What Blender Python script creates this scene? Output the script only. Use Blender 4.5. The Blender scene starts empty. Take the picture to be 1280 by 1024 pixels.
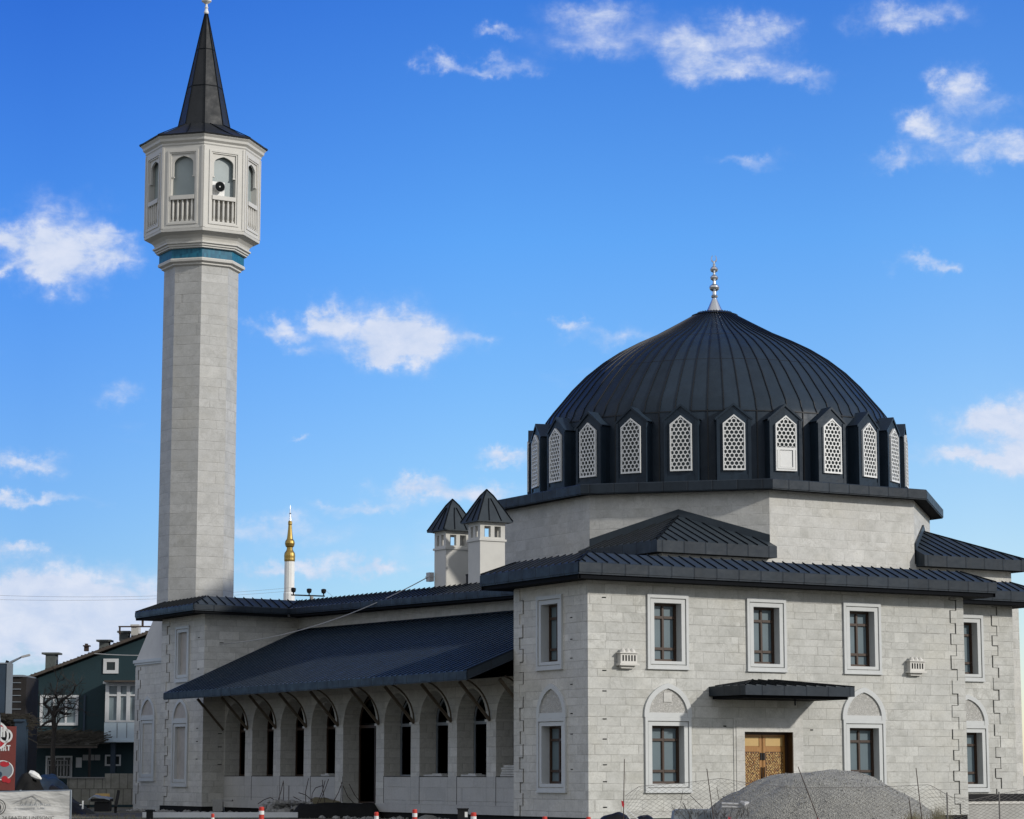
import bpy, math, random
from math import sin, cos, pi, atan, atan2, asin, radians, hypot, sqrt
from mathutils import Vector, Matrix
random.seed(7)
SC = bpy.context.scene
COL = SC.collection

# ------------------------------------------------------------------ camera
F = 3060.0; HZ = 966.0                      # focal length and horizon row of the 1280 px wide photograph
TH = atan((HZ-512)/F); D = F/cos(TH); PHI = radians(59.8)
_a = PHI-atan((735.5-640)/D)
CAM = Vector((-84*cos(_a), -84*sin(_a), 1.6))
FW = Vector((cos(PHI), sin(PHI), 0)); RT = Vector((sin(PHI), -cos(PHI), 0))
_f = Vector((cos(PHI)*cos(TH), sin(PHI)*cos(TH), sin(TH)))
_u = Vector((-cos(PHI)*sin(TH), -sin(PHI)*sin(TH), cos(TH)))
def ray(px, py): return _f + RT*((px-640)/F) + _u*((512-py)/F)
def at(px, py, W):
    d = ray(px, py); return CAM + d*(W/d.dot(FW))
def loc2(px, py, W):                        # (metres to the right of the view axis, height) at W metres
    p = at(px, py, W); return ((p-CAM).dot(RT), p.z)
cam = bpy.data.cameras.new('camera'); co = bpy.data.objects.new('camera', cam); COL.objects.link(co)
co.location = CAM; co.rotation_euler = (pi/2+TH, 0, PHI-pi/2)
cam.lens = 36*F/1280; cam.sensor_width = 36; cam.clip_end = 6000; cam.clip_start = 0.5
SC.camera = co
GZ = -0.2                                   # ground level

# ------------------------------------------------------------------ node helper
class N:
    def __init__(s, tree): s.t = tree; s.n = tree.nodes; s.l = tree.links
    def new(s, typ, **k):
        n = s.n.new(typ)
        for a, b in k.items(): setattr(n, a, b)
        return n
    def put(s, sock, v):
        if isinstance(v, bpy.types.NodeSocket): s.l.new(v, sock)
        elif v is not None:
            if isinstance(v, (tuple, list)) and len(v) == 3 and sock.type == 'RGBA': v = (*v, 1)
            sock.default_value = v
    def m(s, op, a, b=None, c=None, clamp=False):
        n = s.new('ShaderNodeMath', operation=op); n.use_clamp = clamp
        for i, v in enumerate((a, b, c)):
            if v is not None: s.put(n.inputs[i], v)
        return n.outputs[0]
    def vm(s, op, a, b=None, c=None, out=0):
        n = s.new('ShaderNodeVectorMath', operation=op)
        for i, v in enumerate((a, b, c)):
            if v is not None: s.put(n.inputs[i], v)
        return n.outputs[out]
    def xyz(s, x, y, z=0.0):
        n = s.new('ShaderNodeCombineXYZ')
        for i, v in enumerate((x, y, z)): s.put(n.inputs[i], v)
        return n.outputs[0]
    def sep(s, v):
        n = s.new('ShaderNodeSeparateXYZ'); s.put(n.inputs[0], v); return n.outputs
    def noise(s, vec, scale, detail=4, rough=.5, dim='3D', dist=0):
        n = s.new('ShaderNodeTexNoise', noise_dimensions=dim)
        s.put(n.inputs['Vector'], vec); n.inputs['Scale'].default_value = scale
        n.inputs['Detail'].default_value = detail; n.inputs['Roughness'].default_value = rough
        n.inputs['Distortion'].default_value = dist
        return n.outputs[0]
    def white(s, vec):
        n = s.new('ShaderNodeTexWhiteNoise', noise_dimensions='3D'); s.put(n.inputs['Vector'], vec); return n.outputs[0]
    def vor(s, vec, scale, feature='F1', out=0):
        n = s.new('ShaderNodeTexVoronoi', feature=feature); s.put(n.inputs['Vector'], vec); n.inputs['Scale'].default_value = scale
        return n.outputs[out]
    def mr(s, v, a, b, c=0.0, d=1.0, smooth=False):
        n = s.new('ShaderNodeMapRange'); n.clamp = True
        if smooth: n.interpolation_type = 'SMOOTHSTEP'
        for i, x in enumerate((v, a, b, c, d)): s.put(n.inputs[i], x)
        return n.outputs[0]
    def mix(s, f, a, b, blend='MIX'):
        n = s.new('ShaderNodeMix', data_type='RGBA', blend_type=blend)
        s.put(n.inputs[0], f); s.put(n.inputs[6], a); s.put(n.inputs[7], b); return n.outputs[2]
    def bump(s, h, strength=.3, dist=.02):
        n = s.new('ShaderNodeBump'); n.inputs['Strength'].default_value = strength; n.inputs['Distance'].default_value = dist
        s.put(n.inputs['Height'], h); return n.outputs[0]
def mat(name, rough=.6, metal=0.0, spec=.5, color=(.5, .5, .5)):
    m = bpy.data.materials.new(name); m.use_nodes = True; nt = m.node_tree; nt.nodes.clear()
    k = N(nt); b = k.new('ShaderNodeBsdfPrincipled'); o = k.new('ShaderNodeOutputMaterial'); nt.links.new(b.outputs[0], o.inputs[0])
    b.inputs['Roughness'].default_value = rough; b.inputs['Metallic'].default_value = metal
    b.inputs['Specular IOR Level'].default_value = spec; b.inputs['Base Color'].default_value = (*color, 1)
    k.b = b; k.uv = k.new('ShaderNodeTexCoord').outputs['UV']; k.obj = k.new('ShaderNodeTexCoord').outputs['Object']
    return m, k
M = {}
def simple(name, color, rough=.6, metal=0, var=.18, scale=6, bump=.15, spec=.5):
    m, k = mat(name, rough, metal, spec)
    n = k.noise(k.obj, scale, 5, .6); n2 = k.noise(k.obj, scale*.18, 3, .5)
    f = k.m('ADD', k.m('MULTIPLY', k.m('SUBTRACT', n, .5), var*1.6), k.m('MULTIPLY', k.m('SUBTRACT', n2, .5), var*1.8))
    f = k.m('ADD', f, 1.0)
    c = k.vm('SCALE', tuple(color)); c.node.inputs[3].default_value = 1; k.l.new(f, c.node.inputs[3])
    k.put(k.b.inputs['Base Color'], c)
    if bump: k.put(k.b.inputs['Normal'], k.bump(k.noise(k.obj, scale*4, 4, .6), bump, .01))
    M[name] = m; return m
def ashlar(name, c1, c2, rowh=.30, blk=.8, joint=.35, jw=.013, stain=.25, spread=1.0, seed=0.0):
    """marble facing: courses of unequal height and blocks of unequal length, thin joints, veins and stains"""
    m, k = mat(name, .62, 0, .35)
    u, v, _ = k.sep(k.uv)
    vv = k.m('ADD', v, k.m('MULTIPLY', k.m('SINE', k.m('MULTIPLY', v, 6.1)), .05))
    vr = k.m('DIVIDE', vv, rowh); row = k.m('FLOOR', vr)
    rr = k.white(k.xyz(row, 3.7+seed, 1.1))
    wob = k.noise(k.xyz(u, k.m('MULTIPLY', row, 5.3), seed), .9, 1, .5)
    uu = k.m('ADD', k.m('ADD', k.m('DIVIDE', u, blk), k.m('MULTIPLY', rr, 9.0)), k.m('MULTIPLY', wob, 1.1))
    col = k.m('FLOOR', uu)
    cr = k.white(k.xyz(col, row, 7.3+seed)); cr2 = k.white(k.xyz(col, row, 19.3+seed))
    fu = k.m('FRACT', uu); fv = k.m('FRACT', vr)
    du = k.m('MULTIPLY', k.m('MINIMUM', fu, k.m('SUBTRACT', 1.0, fu)), blk)
    dv = k.m('MULTIPLY', k.m('MINIMUM', fv, k.m('SUBTRACT', 1.0, fv)), rowh)
    d = k.m('MINIMUM', du, dv)
    j = k.mr(d, jw*.35, jw*1.5, 1, 0, True)
    jn = k.mr(k.noise(k.uv, 2.3, 3, .6), .35, .65, .25, 1)            # joints fade in and out
    j = k.m('MULTIPLY', j, jn)
    base = k.mix(cr, c1, c2)
    off = k.xyz(k.m('MULTIPLY', cr, 31.0), k.m('MULTIPLY', cr2, 17.0), 0.0)
    pu = k.vm('ADD', k.uv, off)
    n1 = k.noise(pu, 2.2, 7, .62, dist=.8)
    vein = k.mr(k.m('ABSOLUTE', k.m('SUBTRACT', n1, .5)), 0, .035, 1, 0, True)
    vein = k.m('MULTIPLY', vein, k.mr(cr2, .3, 1, .0, .45))
    blotch = k.mr(k.noise(pu, 1.3, 5, .6), .35, .75, 0, 1, True)
    big = k.mr(k.noise(k.uv, .35, 4, .6), .3, .7, 0, 1, True)
    base = k.mix(k.m('MULTIPLY', blotch, stain), base, tuple(x*y for x, y in zip(c2, (.70, .70, .68))))
    base = k.mix(k.m('MULTIPLY', vein, stain*1.3), base, tuple(x*y for x, y in zip(c2, (.52, .50, .47))))
    base = k.mix(k.m('MULTIPLY', big, stain*.7), base, tuple(x*y for x, y in zip(c1, (.80, .80, .80))))
    # the odd freshly cut, paler block
    base = k.mix(k.m('MULTIPLY', k.m('GREATER_THAN', cr2, .93), .42*spread), base, tuple(min(1, x*1.16) for x in c1))
    pat = k.mr(k.noise(pu, 4.5, 6, .68, dist=.6), .50, .72, 0, 1, True)                # pitted, weathered patches
    base = k.mix(k.m('MULTIPLY', k.m('MULTIPLY', pat, k.mr(k.noise(k.uv, .9, 3, .6), .42, .62, .15, 1)), stain*.75), base, tuple(x*y for x, y in zip(c2, (.62, .61, .58))))
    spk = k.mr(k.noise(k.vm('MULTIPLY', pu, (1., 1.6, 1.)), 8.5, 5, .72, dist=1.0), .64, .74, 0, 1, True)
    base = k.mix(k.m('MULTIPLY', spk, k.mr(k.noise(k.uv, .7, 2, .5), .45, .6, .1, stain*.8)), base, tuple(x*y for x, y in zip(c2, (.50, .48, .44))))
    warm = k.mr(k.noise(k.uv, .55, 3, .6), .5, .75, 0, .30)
    base = k.mix(warm, base, tuple(x*y for x, y in zip(c1, (.98, .93, .82))))
    strk = k.mr(k.noise(k.vm('MULTIPLY', k.uv, (4.5, .22, 1.)), 1.0, 4, .6), .55, .8, 0, 1, True)
    base = k.mix(k.m('MULTIPLY', strk, .22), base, tuple(x*y for x, y in zip(c2, (.66, .65, .62))))
    grit = k.mr(k.noise(k.uv, 14, 4, .7), .3, .7, .90, 1.08)
    g = k.vm('SCALE', base); k.l.new(grit, g.node.inputs[3])
    c = k.mix(k.m('MULTIPLY', j, joint), g, (.20, .19, .17))
    k.put(k.b.inputs['Base Color'], c)
    h = k.m('SUBTRACT', k.m('MULTIPLY', k.noise(k.uv, 9, 5, .65), .35), k.m('MULTIPLY', j, 1.0))
    h = k.m('ADD', h, k.m('MULTIPLY', cr2, .35))
    k.put(k.b.inputs['Normal'], k.bump(h, .55, .014))
    M[name] = m; return m
def sheetmetal(name, color, rough=.42, panel=0.0, metal=0.0, var=.45, radial=0):
    """coated sheet metal, each folded panel a little different, dust and oil-canning"""
    m, k = mat(name, rough, metal, .20)
    n = k.noise(k.obj, 1.1, 5, .6); n2 = k.noise(k.obj, 9, 4, .6)
    f = k.m('ADD', k.m('MULTIPLY', k.m('SUBTRACT', n, .5), var), k.m('MULTIPLY', k.m('SUBTRACT', n2, .5), var*.5))
    jl = 0.0
    ox, oy, oz = k.sep(k.obj)
    sv = k.vm('MULTIPLY', k.obj, (2.6, 2.6, .35))
    f = k.m('ADD', f, k.m('MULTIPLY', k.m('SUBTRACT', k.noise(sv, 1.0, 5, .65), .5), .55))       # run-off streaks
    if radial:
        rr_ = k.white(k.xyz(k.m('FLOOR', k.m('ADD', k.m('MULTIPLY', k.m('ARCTAN2', oy, ox), radial/(2*pi)), .5)), 4.0, 9.0))
        f = k.m('ADD', f, k.m('MULTIPLY', k.m('SUBTRACT', rr_, .5), .34))
    if panel:
        u, v, _ = k.sep(k.uv)
        uu = k.m('DIVIDE', u, panel); r = k.white(k.xyz(k.m('FLOOR', uu), 2.0, 5.0))
        f = k.m('ADD', f, k.m('MULTIPLY', k.m('SUBTRACT', r, .5), .22))
        fu = k.m('FRACT', uu); jl = k.mr(k.m('MINIMUM', fu, k.m('SUBTRACT', 1.0, fu)), .008, .035, 1, 0)
    f = k.m('ADD', f, 1.0)
    c = k.vm('SCALE', tuple(color)); k.l.new(f, c.node.inputs[3])
    dust = k.mr(k.noise(k.obj, .8, 6, .7), .55, .85, 0, .06)
    c = k.mix(dust, c, (.13, .13, .13))
    if panel: c = k.mix(k.m('MULTIPLY', jl, .45), c, (.008, .008, .01))
    k.put(k.b.inputs['Base Color'], c)
    rn = k.mr(k.noise(k.obj, 2.5, 4, .6), .3, .7, rough-.1, rough+.14); k.put(k.b.inputs['Roughness'], rn)
    h = k.m('ADD', k.noise(k.obj, 1.8, 2, .5), k.m('MULTIPLY', k.noise(k.obj, 5.0, 3, .5), .35))
    if panel: h = k.m('SUBTRACT', h, jl)
    k.put(k.b.inputs['Normal'], k.bump(h, .45, .03))
    M[name] = m; return m

ashlar('stone', (.635, .620, .570), (.560, .546, .502), .32, 1.0, joint=.48, stain=.85)
ashlar('stone_pale', (.60, .592, .56), (.515, .508, .478), .40, 1.05, joint=.13, stain=.80, spread=.3, seed=3)
ashlar('stone_shaft', (.512, .510, .492), (.448, .447, .432), .52, 2.6, joint=.50, jw=.013, stain=.75, spread=.2, seed=9)
ashlar('stone_plinth', (.52, .51, .485), (.45, .445, .425), .52, 1.5, joint=.5, stain=.35, spread=.2, seed=5)
simple('trim', (.495, .508, .502), .5, var=.10, scale=5, bump=.08)
simple('cast_stone', (.555, .54, .50), .6, var=.12, scale=3, bump=.1)
simple('plaster', (.53, .52, .485), .75, var=.12, scale=2.5, bump=.15)
simple('roughcast', (.40, .38, .335), .85, var=.35, scale=11, bump=.6)
simple('blind_panel', (.40, .375, .345), .7, var=.30, scale=3.5, bump=.2)
sheetmetal('roof_metal', (.030, .040, .050), .48)
sheetmetal('dome_metal', (.017, .028, .042), .42, radial=72)
sheetmetal('portico_metal', (.036, .060, .092), .45)
sheetmetal('fascia_metal', (.020, .028, .038), .45, panel=.95)
sheetmetal('spire_metal', (.022, .024, .027), .48)
ashlar('stone_front', (.570, .568, .532), (.485, .484, .455), .32, .95, joint=.58, stain=1.0, spread=.7)
simple('seam', (.005, .007, .010), .6, var=.2, spec=.1)
simple('seam_blue', (.009, .014, .022), .6, var=.2, spec=.1)
simple('rib', (.006, .008, .011), .42, var=.2, spec=.35, bump=0)
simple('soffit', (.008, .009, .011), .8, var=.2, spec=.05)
simple('soffit_wood', (.060, .048, .036), .7, var=.3)
simple('wood', (.038, .018, .008), .5, var=.35, scale=9)
simple('strut_wood', (.11, .085, .058), .6, var=.3)
simple('white_paint', (.72, .72, .70), .45, var=.08)
simple('render_coat', (.36, .355, .33), .85, var=.3, bump=.3)
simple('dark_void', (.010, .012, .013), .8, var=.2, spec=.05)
simple('bitumen', (.016, .016, .016), .85, spec=.1, var=.4, scale=3, bump=.5)
simple('silver', (.62, .63, .64), .3, 1.0, var=.05, bump=0)
simple('gold', (.38, .26, .08), .42, .9, var=.25, bump=0)
simple('grey_plastic', (.42, .42, .42), .5)
simple('black', (.012, .012, .013), .5, var=.3, spec=.2)
simple('rubber', (.010, .010, .011), .45, var=.4, bump=.4, spec=.15)
simple('rust', (.050, .032, .024), .8, var=.5, scale=20)
simple('wire_metal', (.16, .15, .14), .6, .3, var=.2, bump=0)
simple('cable_grey', (.36, .36, .36), .6, bump=0)
simple('concrete', (.28, .275, .26), .85, var=.35, scale=4, bump=.6)
simple('red_orange', (.50, .035, .02), .45, var=.12)
simple('red', (.45, .02, .03), .45, var=.2)
simple('house_paint', (.009, .032, .040), .75, var=.30, scale=1.2, bump=.15)
simple('house_white', (.60, .61, .61), .5, var=.12)
simple('bay_blue', (.52, .62, .68), .55, var=.12)
simple('dark_render', (.085, .095, .09), .8, var=.3)
simple('roof_edge', (.075, .060, .048), .8, var=.4)
simple('blue_paint', (.020, .040, .066), .6, var=.3)
simple('tarp', (.020, .042, .070), .45, var=.5, scale=3, bump=.6)
simple('bark', (.040, .034, .028), .9, var=.4, scale=12, bump=.6)
simple('thatch', (.045, .040, .031), .95, var=.6, scale=18, bump=.9)
simple('plank', (.016, .013, .012), .85, var=.5, scale=7, bump=.5)
simple('dry_stalk', (.17, .15, .09), .9, var=.4)
simple('sign_red', (.17, .036, .028), .5, var=.2)
simple('lamp_grey', (.22, .25, .28), .5, .2)
simple('asphalt', (.060, .060, .060), .9, var=.35, scale=5, bump=.4)
def glass(name, c, rough=.12, spec=.6, var=.2):
    m, k = mat(name, rough, 0, spec)
    n = k.noise(k.obj, .9, 3, .5)
    f = k.mr(n, .3, .7, 1-var, 1+var); s = k.vm('SCALE', tuple(c)); k.l.new(f, s.node.inputs[3])
    k.put(k.b.inputs['Base Color'], s); k.put(k.b.inputs['Normal'], k.bump(n, .05, .05)); M[name] = m
glass('pane', (.110, .152, .172), .38, .40, .10)
glass('dark_pane', (.018, .028, .031), .22, .4)
glass('teal_pane', (.025, .055, .060), .18, .6)
glass('pale_pane', (.27, .315, .315), .22, .5, .12)
glass('curtain_pane', (.20, .25, .27), .3, .5, .35)
# turquoise tiles
m, k = mat('tiles', .5, 0, .3); u, v, _ = k.sep(k.uv)
cr = k.white(k.xyz(k.m('FLOOR', k.m('DIVIDE', u, .11)), k.m('FLOOR', k.m('DIVIDE', v, .28)), 1.0))
c = k.mix(cr, (.007, .095, .170), (.015, .155, .245)); k.put(k.b.inputs['Base Color'], c); M['tiles'] = m
# carved door leaf
m, k = mat('door_wood', .42, 0, .5)
n = k.noise(k.vm('MULTIPLY', k.obj, (9., 9., 1.2)), 3, 5, .6)
k.put(k.b.inputs['Base Color'], k.mix(n, (.24, .105, .020), (.44, .215, .050))); k.put(k.b.inputs['Normal'], k.bump(n, .2, .01)); M['door_wood'] = m
simple('door_light', (.52, .34, .12), .45, var=.12)
simple('door_dark', (.075, .030, .010), .6, var=.3)
# carved tympanum
m, k = mat('carved', .7, 0, .3)
w = k.vor(k.vm('ADD', k.uv, k.vm('SCALE', k.xyz(k.noise(k.uv, 6, 2), k.noise(k.uv, 7, 2), 0.0))), 9, 'DISTANCE_TO_EDGE')
f = k.mr(w, .02, .16, 0, 1, True); n = k.noise(k.uv, 20, 4, .6)
c = k.mix(f, (.36, .355, .33), (.53, .52, .49)); c = k.mix(k.m('MULTIPLY', n, .35), c, (.38, .37, .345))
k.put(k.b.inputs['Base Color'], c); k.put(k.b.inputs['Normal'], k.bump(f, .6, .02)); M['carved'] = m
# block wall
m, k = mat('block_wall', .85, 0, .3)
br = k.new('ShaderNodeTexBrick'); k.put(br.inputs['Vector'], k.uv); br.inputs['Scale'].default_value = 1.0
br.inputs['Brick Width'].default_value = .42; br.inputs['Row Height'].default_value = .8; br.inputs['Mortar Size'].default_value = .02
br.inputs['Color1'].default_value = (.36, .35, .30, 1); br.inputs['Color2'].default_value = (.30, .29, .25, 1); br.inputs['Mortar'].default_value = (.14, .13, .11, 1)
k.put(k.b.inputs['Base Color'], k.mix(k.mr(k.noise(k.uv, 3, 5, .7), .35, .7, 0, .5), br.outputs[0], (.11, .11, .08))); M['block_wall'] = m
# ground
m, k = mat('ground', .95, 0, .2)
g = k.noise(k.obj, .12, 6, .6); g2 = k.noise(k.obj, 3.0, 6, .7); g3 = k.noise(k.obj, .5, 5, .6)
c = k.mix(k.mr(g2, .3, .7), (.115, .105, .088), (.20, .185, .155)); c = k.mix(k.mr(g, .42, .62), c, (.115, .115, .075)); c = k.mix(k.mr(g3, .5, .75, 0, .7), c, (.085, .08, .07))
k.put(k.b.inputs['Base Color'], c); k.put(k.b.inputs['Normal'], k.bump(g2, .8, .06)); M['ground'] = m
# gravel
m, k = mat('gravel', .95, 0, .25)
a = k.vor(k.obj, 38, 'F1', 1); b2 = k.noise(k.obj, 1.2, 6, .65); st = k.noise(k.vm('MULTIPLY', k.obj, (1.3, 1.3, 6.)), 1.6, 6, .7, dist=1.2)
b3 = k.noise(k.obj, 17, 4, .75)
c = k.mix(k.sep(a)[0], (.265, .260, .232), (.405, .395, .355)); c = k.mix(k.mr(b2, .35, .7, 0, .45), c, (.19, .188, .175)); c = k.mix(k.mr(st, .50, .64, 0, .55), c, (.44, .43, .39))
c = k.mix(k.mr(b3, .60, .75, 0, .35), c, (.13, .13, .12))
k.put(k.b.inputs['Base Color'], c)
k.put(k.b.inputs['Normal'], k.bump(k.m('ADD', k.vor(k.obj, 26), k.m('MULTIPLY', st, 1.2)), 1.0, .05)); M['gravel'] = m
# vinyl banner
m, k = mat('vinyl', .4, 0, .5)
n = k.noise(k.uv, .9, 3, .5); k.put(k.b.inputs['Base Color'], k.mix(k.mr(n, .4, .7), (.62, .61, .58), (.46, .45, .42)))
k.put(k.b.inputs['Normal'], k.bump(k.noise(k.vm('MULTIPLY', k.uv, (1., 3., 1.)), 1.5, 3, .5), .5, .15)); M['vinyl'] = m

# ------------------------------------------------------------------ mesh builder
class MB:
    def __init__(s): s.v = []; s.f = []; s.uv = []; s.mi = []; s.smooth = []
    def poly(s, pts, mi=0, uv=None, smooth=False):
        pts = [Vector(p) for p in pts]
        if uv is None:
            n = Vector((0, 0, 0))
            for i in range(len(pts)):
                a, b = pts[i], pts[(i+1) % len(pts)]
                n += Vector(((a.y-b.y)*(a.z+b.z), (a.z-b.z)*(a.x+b.x), (a.x-b.x)*(a.y+b.y)))
            if n.length > 0: n.normalize()
            if abs(n.z) > .98 or n.length == 0: uv = [(p.x, p.y) for p in pts]
            else:
                t = Vector((-n.y, n.x, 0)).normalized(); w = n.cross(t)
                uv = [(p.dot(t), p.dot(w)) for p in pts]
        b = len(s.v); s.v += [tuple(p) for p in pts]; s.f.append(tuple(range(b, b+len(pts)))); s.uv += list(uv); s.mi.append(mi); s.smooth.append(smooth)
    def box(s, x0, y0, z0, x1, y1, z1, mi=0):
        s.obox(Vector(((x0+x1)/2, (y0+y1)/2, (z0+z1)/2)), Vector(((x1-x0)/2, 0, 0)), Vector((0, (y1-y0)/2, 0)), Vector((0, 0, (z1-z0)/2)), mi)
    def obox(s, c, a, b, d, mi=0):
        c, a, b, d = map(Vector, (c, a, b, d))
        P = lambda i, j, k_: c+a*i+b*j+d*k_
        for q in (((-1,-1,-1),(-1,1,-1),(1,1,-1),(1,-1,-1)), ((-1,-1,1),(1,-1,1),(1,1,1),(-1,1,1)), ((-1,-1,-1),(1,-1,-1),(1,-1,1),(-1,-1,1)),
                  ((1,1,-1),(-1,1,-1),(-1,1,1),(1,1,1)), ((-1,1,-1),(-1,-1,-1),(-1,-1,1),(-1,1,1)), ((1,-1,-1),(1,1,-1),(1,1,1),(1,-1,1))):
            s.poly([P(*t) for t in q], mi)
    def bar(s, p, q, w, h, mi=0, up=(0, 0, 1)):
        p, q = Vector(p), Vector(q); d = q-p
        if d.length < 1e-5: return
        sd = d.cross(Vector(up))
        if sd.length < 1e-5: sd = d.cross(Vector((1, 0, 0)))
        sd.normalize(); upv = sd.cross(d).normalized()
        s.obox((p+q)/2, d/2, sd*w/2, upv*h/2, mi)
    def tube(s, path, r, n=6, mi=0, cap=True):
        path = [Vector(p) for p in path]; R = r if isinstance(r, (list, tuple)) else [r]*len(path)
        rings = []; prev = None
        for i, p in enumerate(path):
            d = (path[min(i+1, len(path)-1)]-path[max(i-1, 0)]).normalized()
            a = prev if prev is not None else (Vector((0, 0, 1)) if abs(d.z) < .9 else Vector((1, 0, 0)))
            a = (a-d*a.dot(d)).normalized(); prev = a; b = d.cross(a)
            rings.append([p+(a*cos(2*pi*j/n)+b*sin(2*pi*j/n))*R[i] for j in range(n)])
        for i in range(len(rings)-1):
            for j in range(n):
                s.poly([rings[i][j], rings[i][(j+1) % n], rings[i+1][(j+1) % n], rings[i+1][j]], mi, smooth=n > 6)
        if cap: s.poly(rings[0][::-1], mi); s.poly(rings[-1], mi)
    def lathe(s, prof, c=(0, 0), n=24, mi=0, a0=0.0, smooth=True, aspan=2*pi):
        close = abs(aspan-2*pi) < 1e-6
        for i in range(len(prof)-1):
            (r0, z0), (r1, z1) = prof[i], prof[i+1]
            for j in range(n):
                A, B = a0+aspan*j/n, a0+aspan*(j+1)/n
                q = [(c[0]+r0*cos(A), c[1]+r0*sin(A), z0), (c[0]+r0*cos(B), c[1]+r0*sin(B), z0), (c[0]+r1*cos(B), c[1]+r1*sin(B), z1), (c[0]+r1*cos(A), c[1]+r1*sin(A), z1)]
                if r0 < 1e-6: q = [q[0], q[2], q[3]]
                elif r1 < 1e-6: q = q[:3]
                mi_ = mi
                s.poly(q, mi_, smooth=smooth)
    def prism(s, pts, off, mi=0):                  # closed outline extruded by off
        pts = [Vector(p) for p in pts]; off = Vector(off); q = [p+off for p in pts]
        s.poly(pts, mi); s.poly(q[::-1], mi)
        for i in range(len(pts)):
            j = (i+1) % len(pts); s.poly([pts[j], pts[i], q[i], q[j]], mi)
    def build(s, name, mats, parent=None, loc=None, rotz=0.0, weld=False):
        me = bpy.data.meshes.new(name); me.from_pydata(s.v, [], s.f)
        ul = me.uv_layers.new(name='UVMap'); flat = [c for t in s.uv for c in t]; ul.data.foreach_set('uv', flat)
        if isinstance(mats, str): mats = [mats]
        for mm in mats: me.materials.append(M[mm])
        me.polygons.foreach_set('material_index', s.mi); me.polygons.foreach_set('use_smooth', s.smooth)
        if weld:
            import bmesh
            bm = bmesh.new(); bm.from_mesh(me); bmesh.ops.remove_doubles(bm, verts=bm.verts, dist=.0005); bm.to_mesh(me); bm.free()
        me.update()
        o = bpy.data.objects.new(name, me); COL.objects.link(o)
        if parent is not None: o.parent = parent
        if loc is not None: o.location = loc
        elif parent is not None and parent.type == 'EMPTY' and parent.get('base'): o.location = tuple(-x for x in parent['base'])
        if rotz: o.rotation_euler[2] = rotz
        return o
def tag(o, label, cat=None, group=None, kind=None):
    if label: o['label'] = label
    if cat: o['category'] = cat
    if group: o['group'] = group
    if kind: o['kind'] = kind
    return o
def thing(name, label, cat, loc=(0, 0, 0), rotz=0.0, group=None, worldkids=True):
    o = bpy.data.objects.new(name, None); COL.objects.link(o); o.location = loc; o.rotation_euler[2] = rotz; o.empty_display_size = .3
    if worldkids: o['base'] = [float(x) for x in loc]
    return tag(o, label, cat, group)
def at_local(par, p): b = par.get('base') or (0, 0, 0); return tuple(p[i]-b[i] for i in range(3))
def copy_tree(o, parent=None, loc=None, rotz=None):
    c = o.copy(); COL.objects.link(c); c.parent = parent
    if loc is not None: c.location = loc
    if rotz is not None: c.rotation_euler[2] = rotz
    for ch in list(o.children): copy_tree(ch, c)
    return c
def struct(o): o['kind'] = 'structure'; return o

def wall(mb, p0, p1, z0, z1, holes=(), mi=0):
    """upright wall sheet, outside to the right of p0->p1; holes = (s0,s1,z0,z1)"""
    p0, p1 = Vector((*p0, 0)), Vector((*p1, 0)); d = p1-p0; L = d.length; d.normalize()
    S = sorted({0, L, *[h[0] for h in holes], *[h[1] for h in holes]}); Z = sorted({z0, z1, *[h[2] for h in holes], *[h[3] for h in holes]})
    for a, b in zip(S, S[1:]):
        for c, e in zip(Z, Z[1:]):
            if any(h[0] <= (a+b)/2 <= h[1] and h[2] <= (c+e)/2 <= h[3] for h in holes): continue
            P = lambda s_, z: p0+d*s_+Vector((0, 0, z))
            mb.poly([P(a, c), P(b, c), P(b, e), P(a, e)], mi)
def offset_line(pts, o):
    out = []
    for i, p in enumerate(pts):
        p = Vector((*p, 0)); ns = []
        if i > 0: d = (p-Vector((*pts[i-1], 0))).normalized(); ns.append(Vector((d.y, -d.x, 0)))
        if i < len(pts)-1: d = (Vector((*pts[i+1], 0))-p).normalized(); ns.append(Vector((d.y, -d.x, 0)))
        if len(ns) == 1: out.append(p+ns[0]*o)
        else: out.append(p+(ns[0]+ns[1])*(o/(1+ns[0].dot(ns[1]))))
    return out
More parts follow.
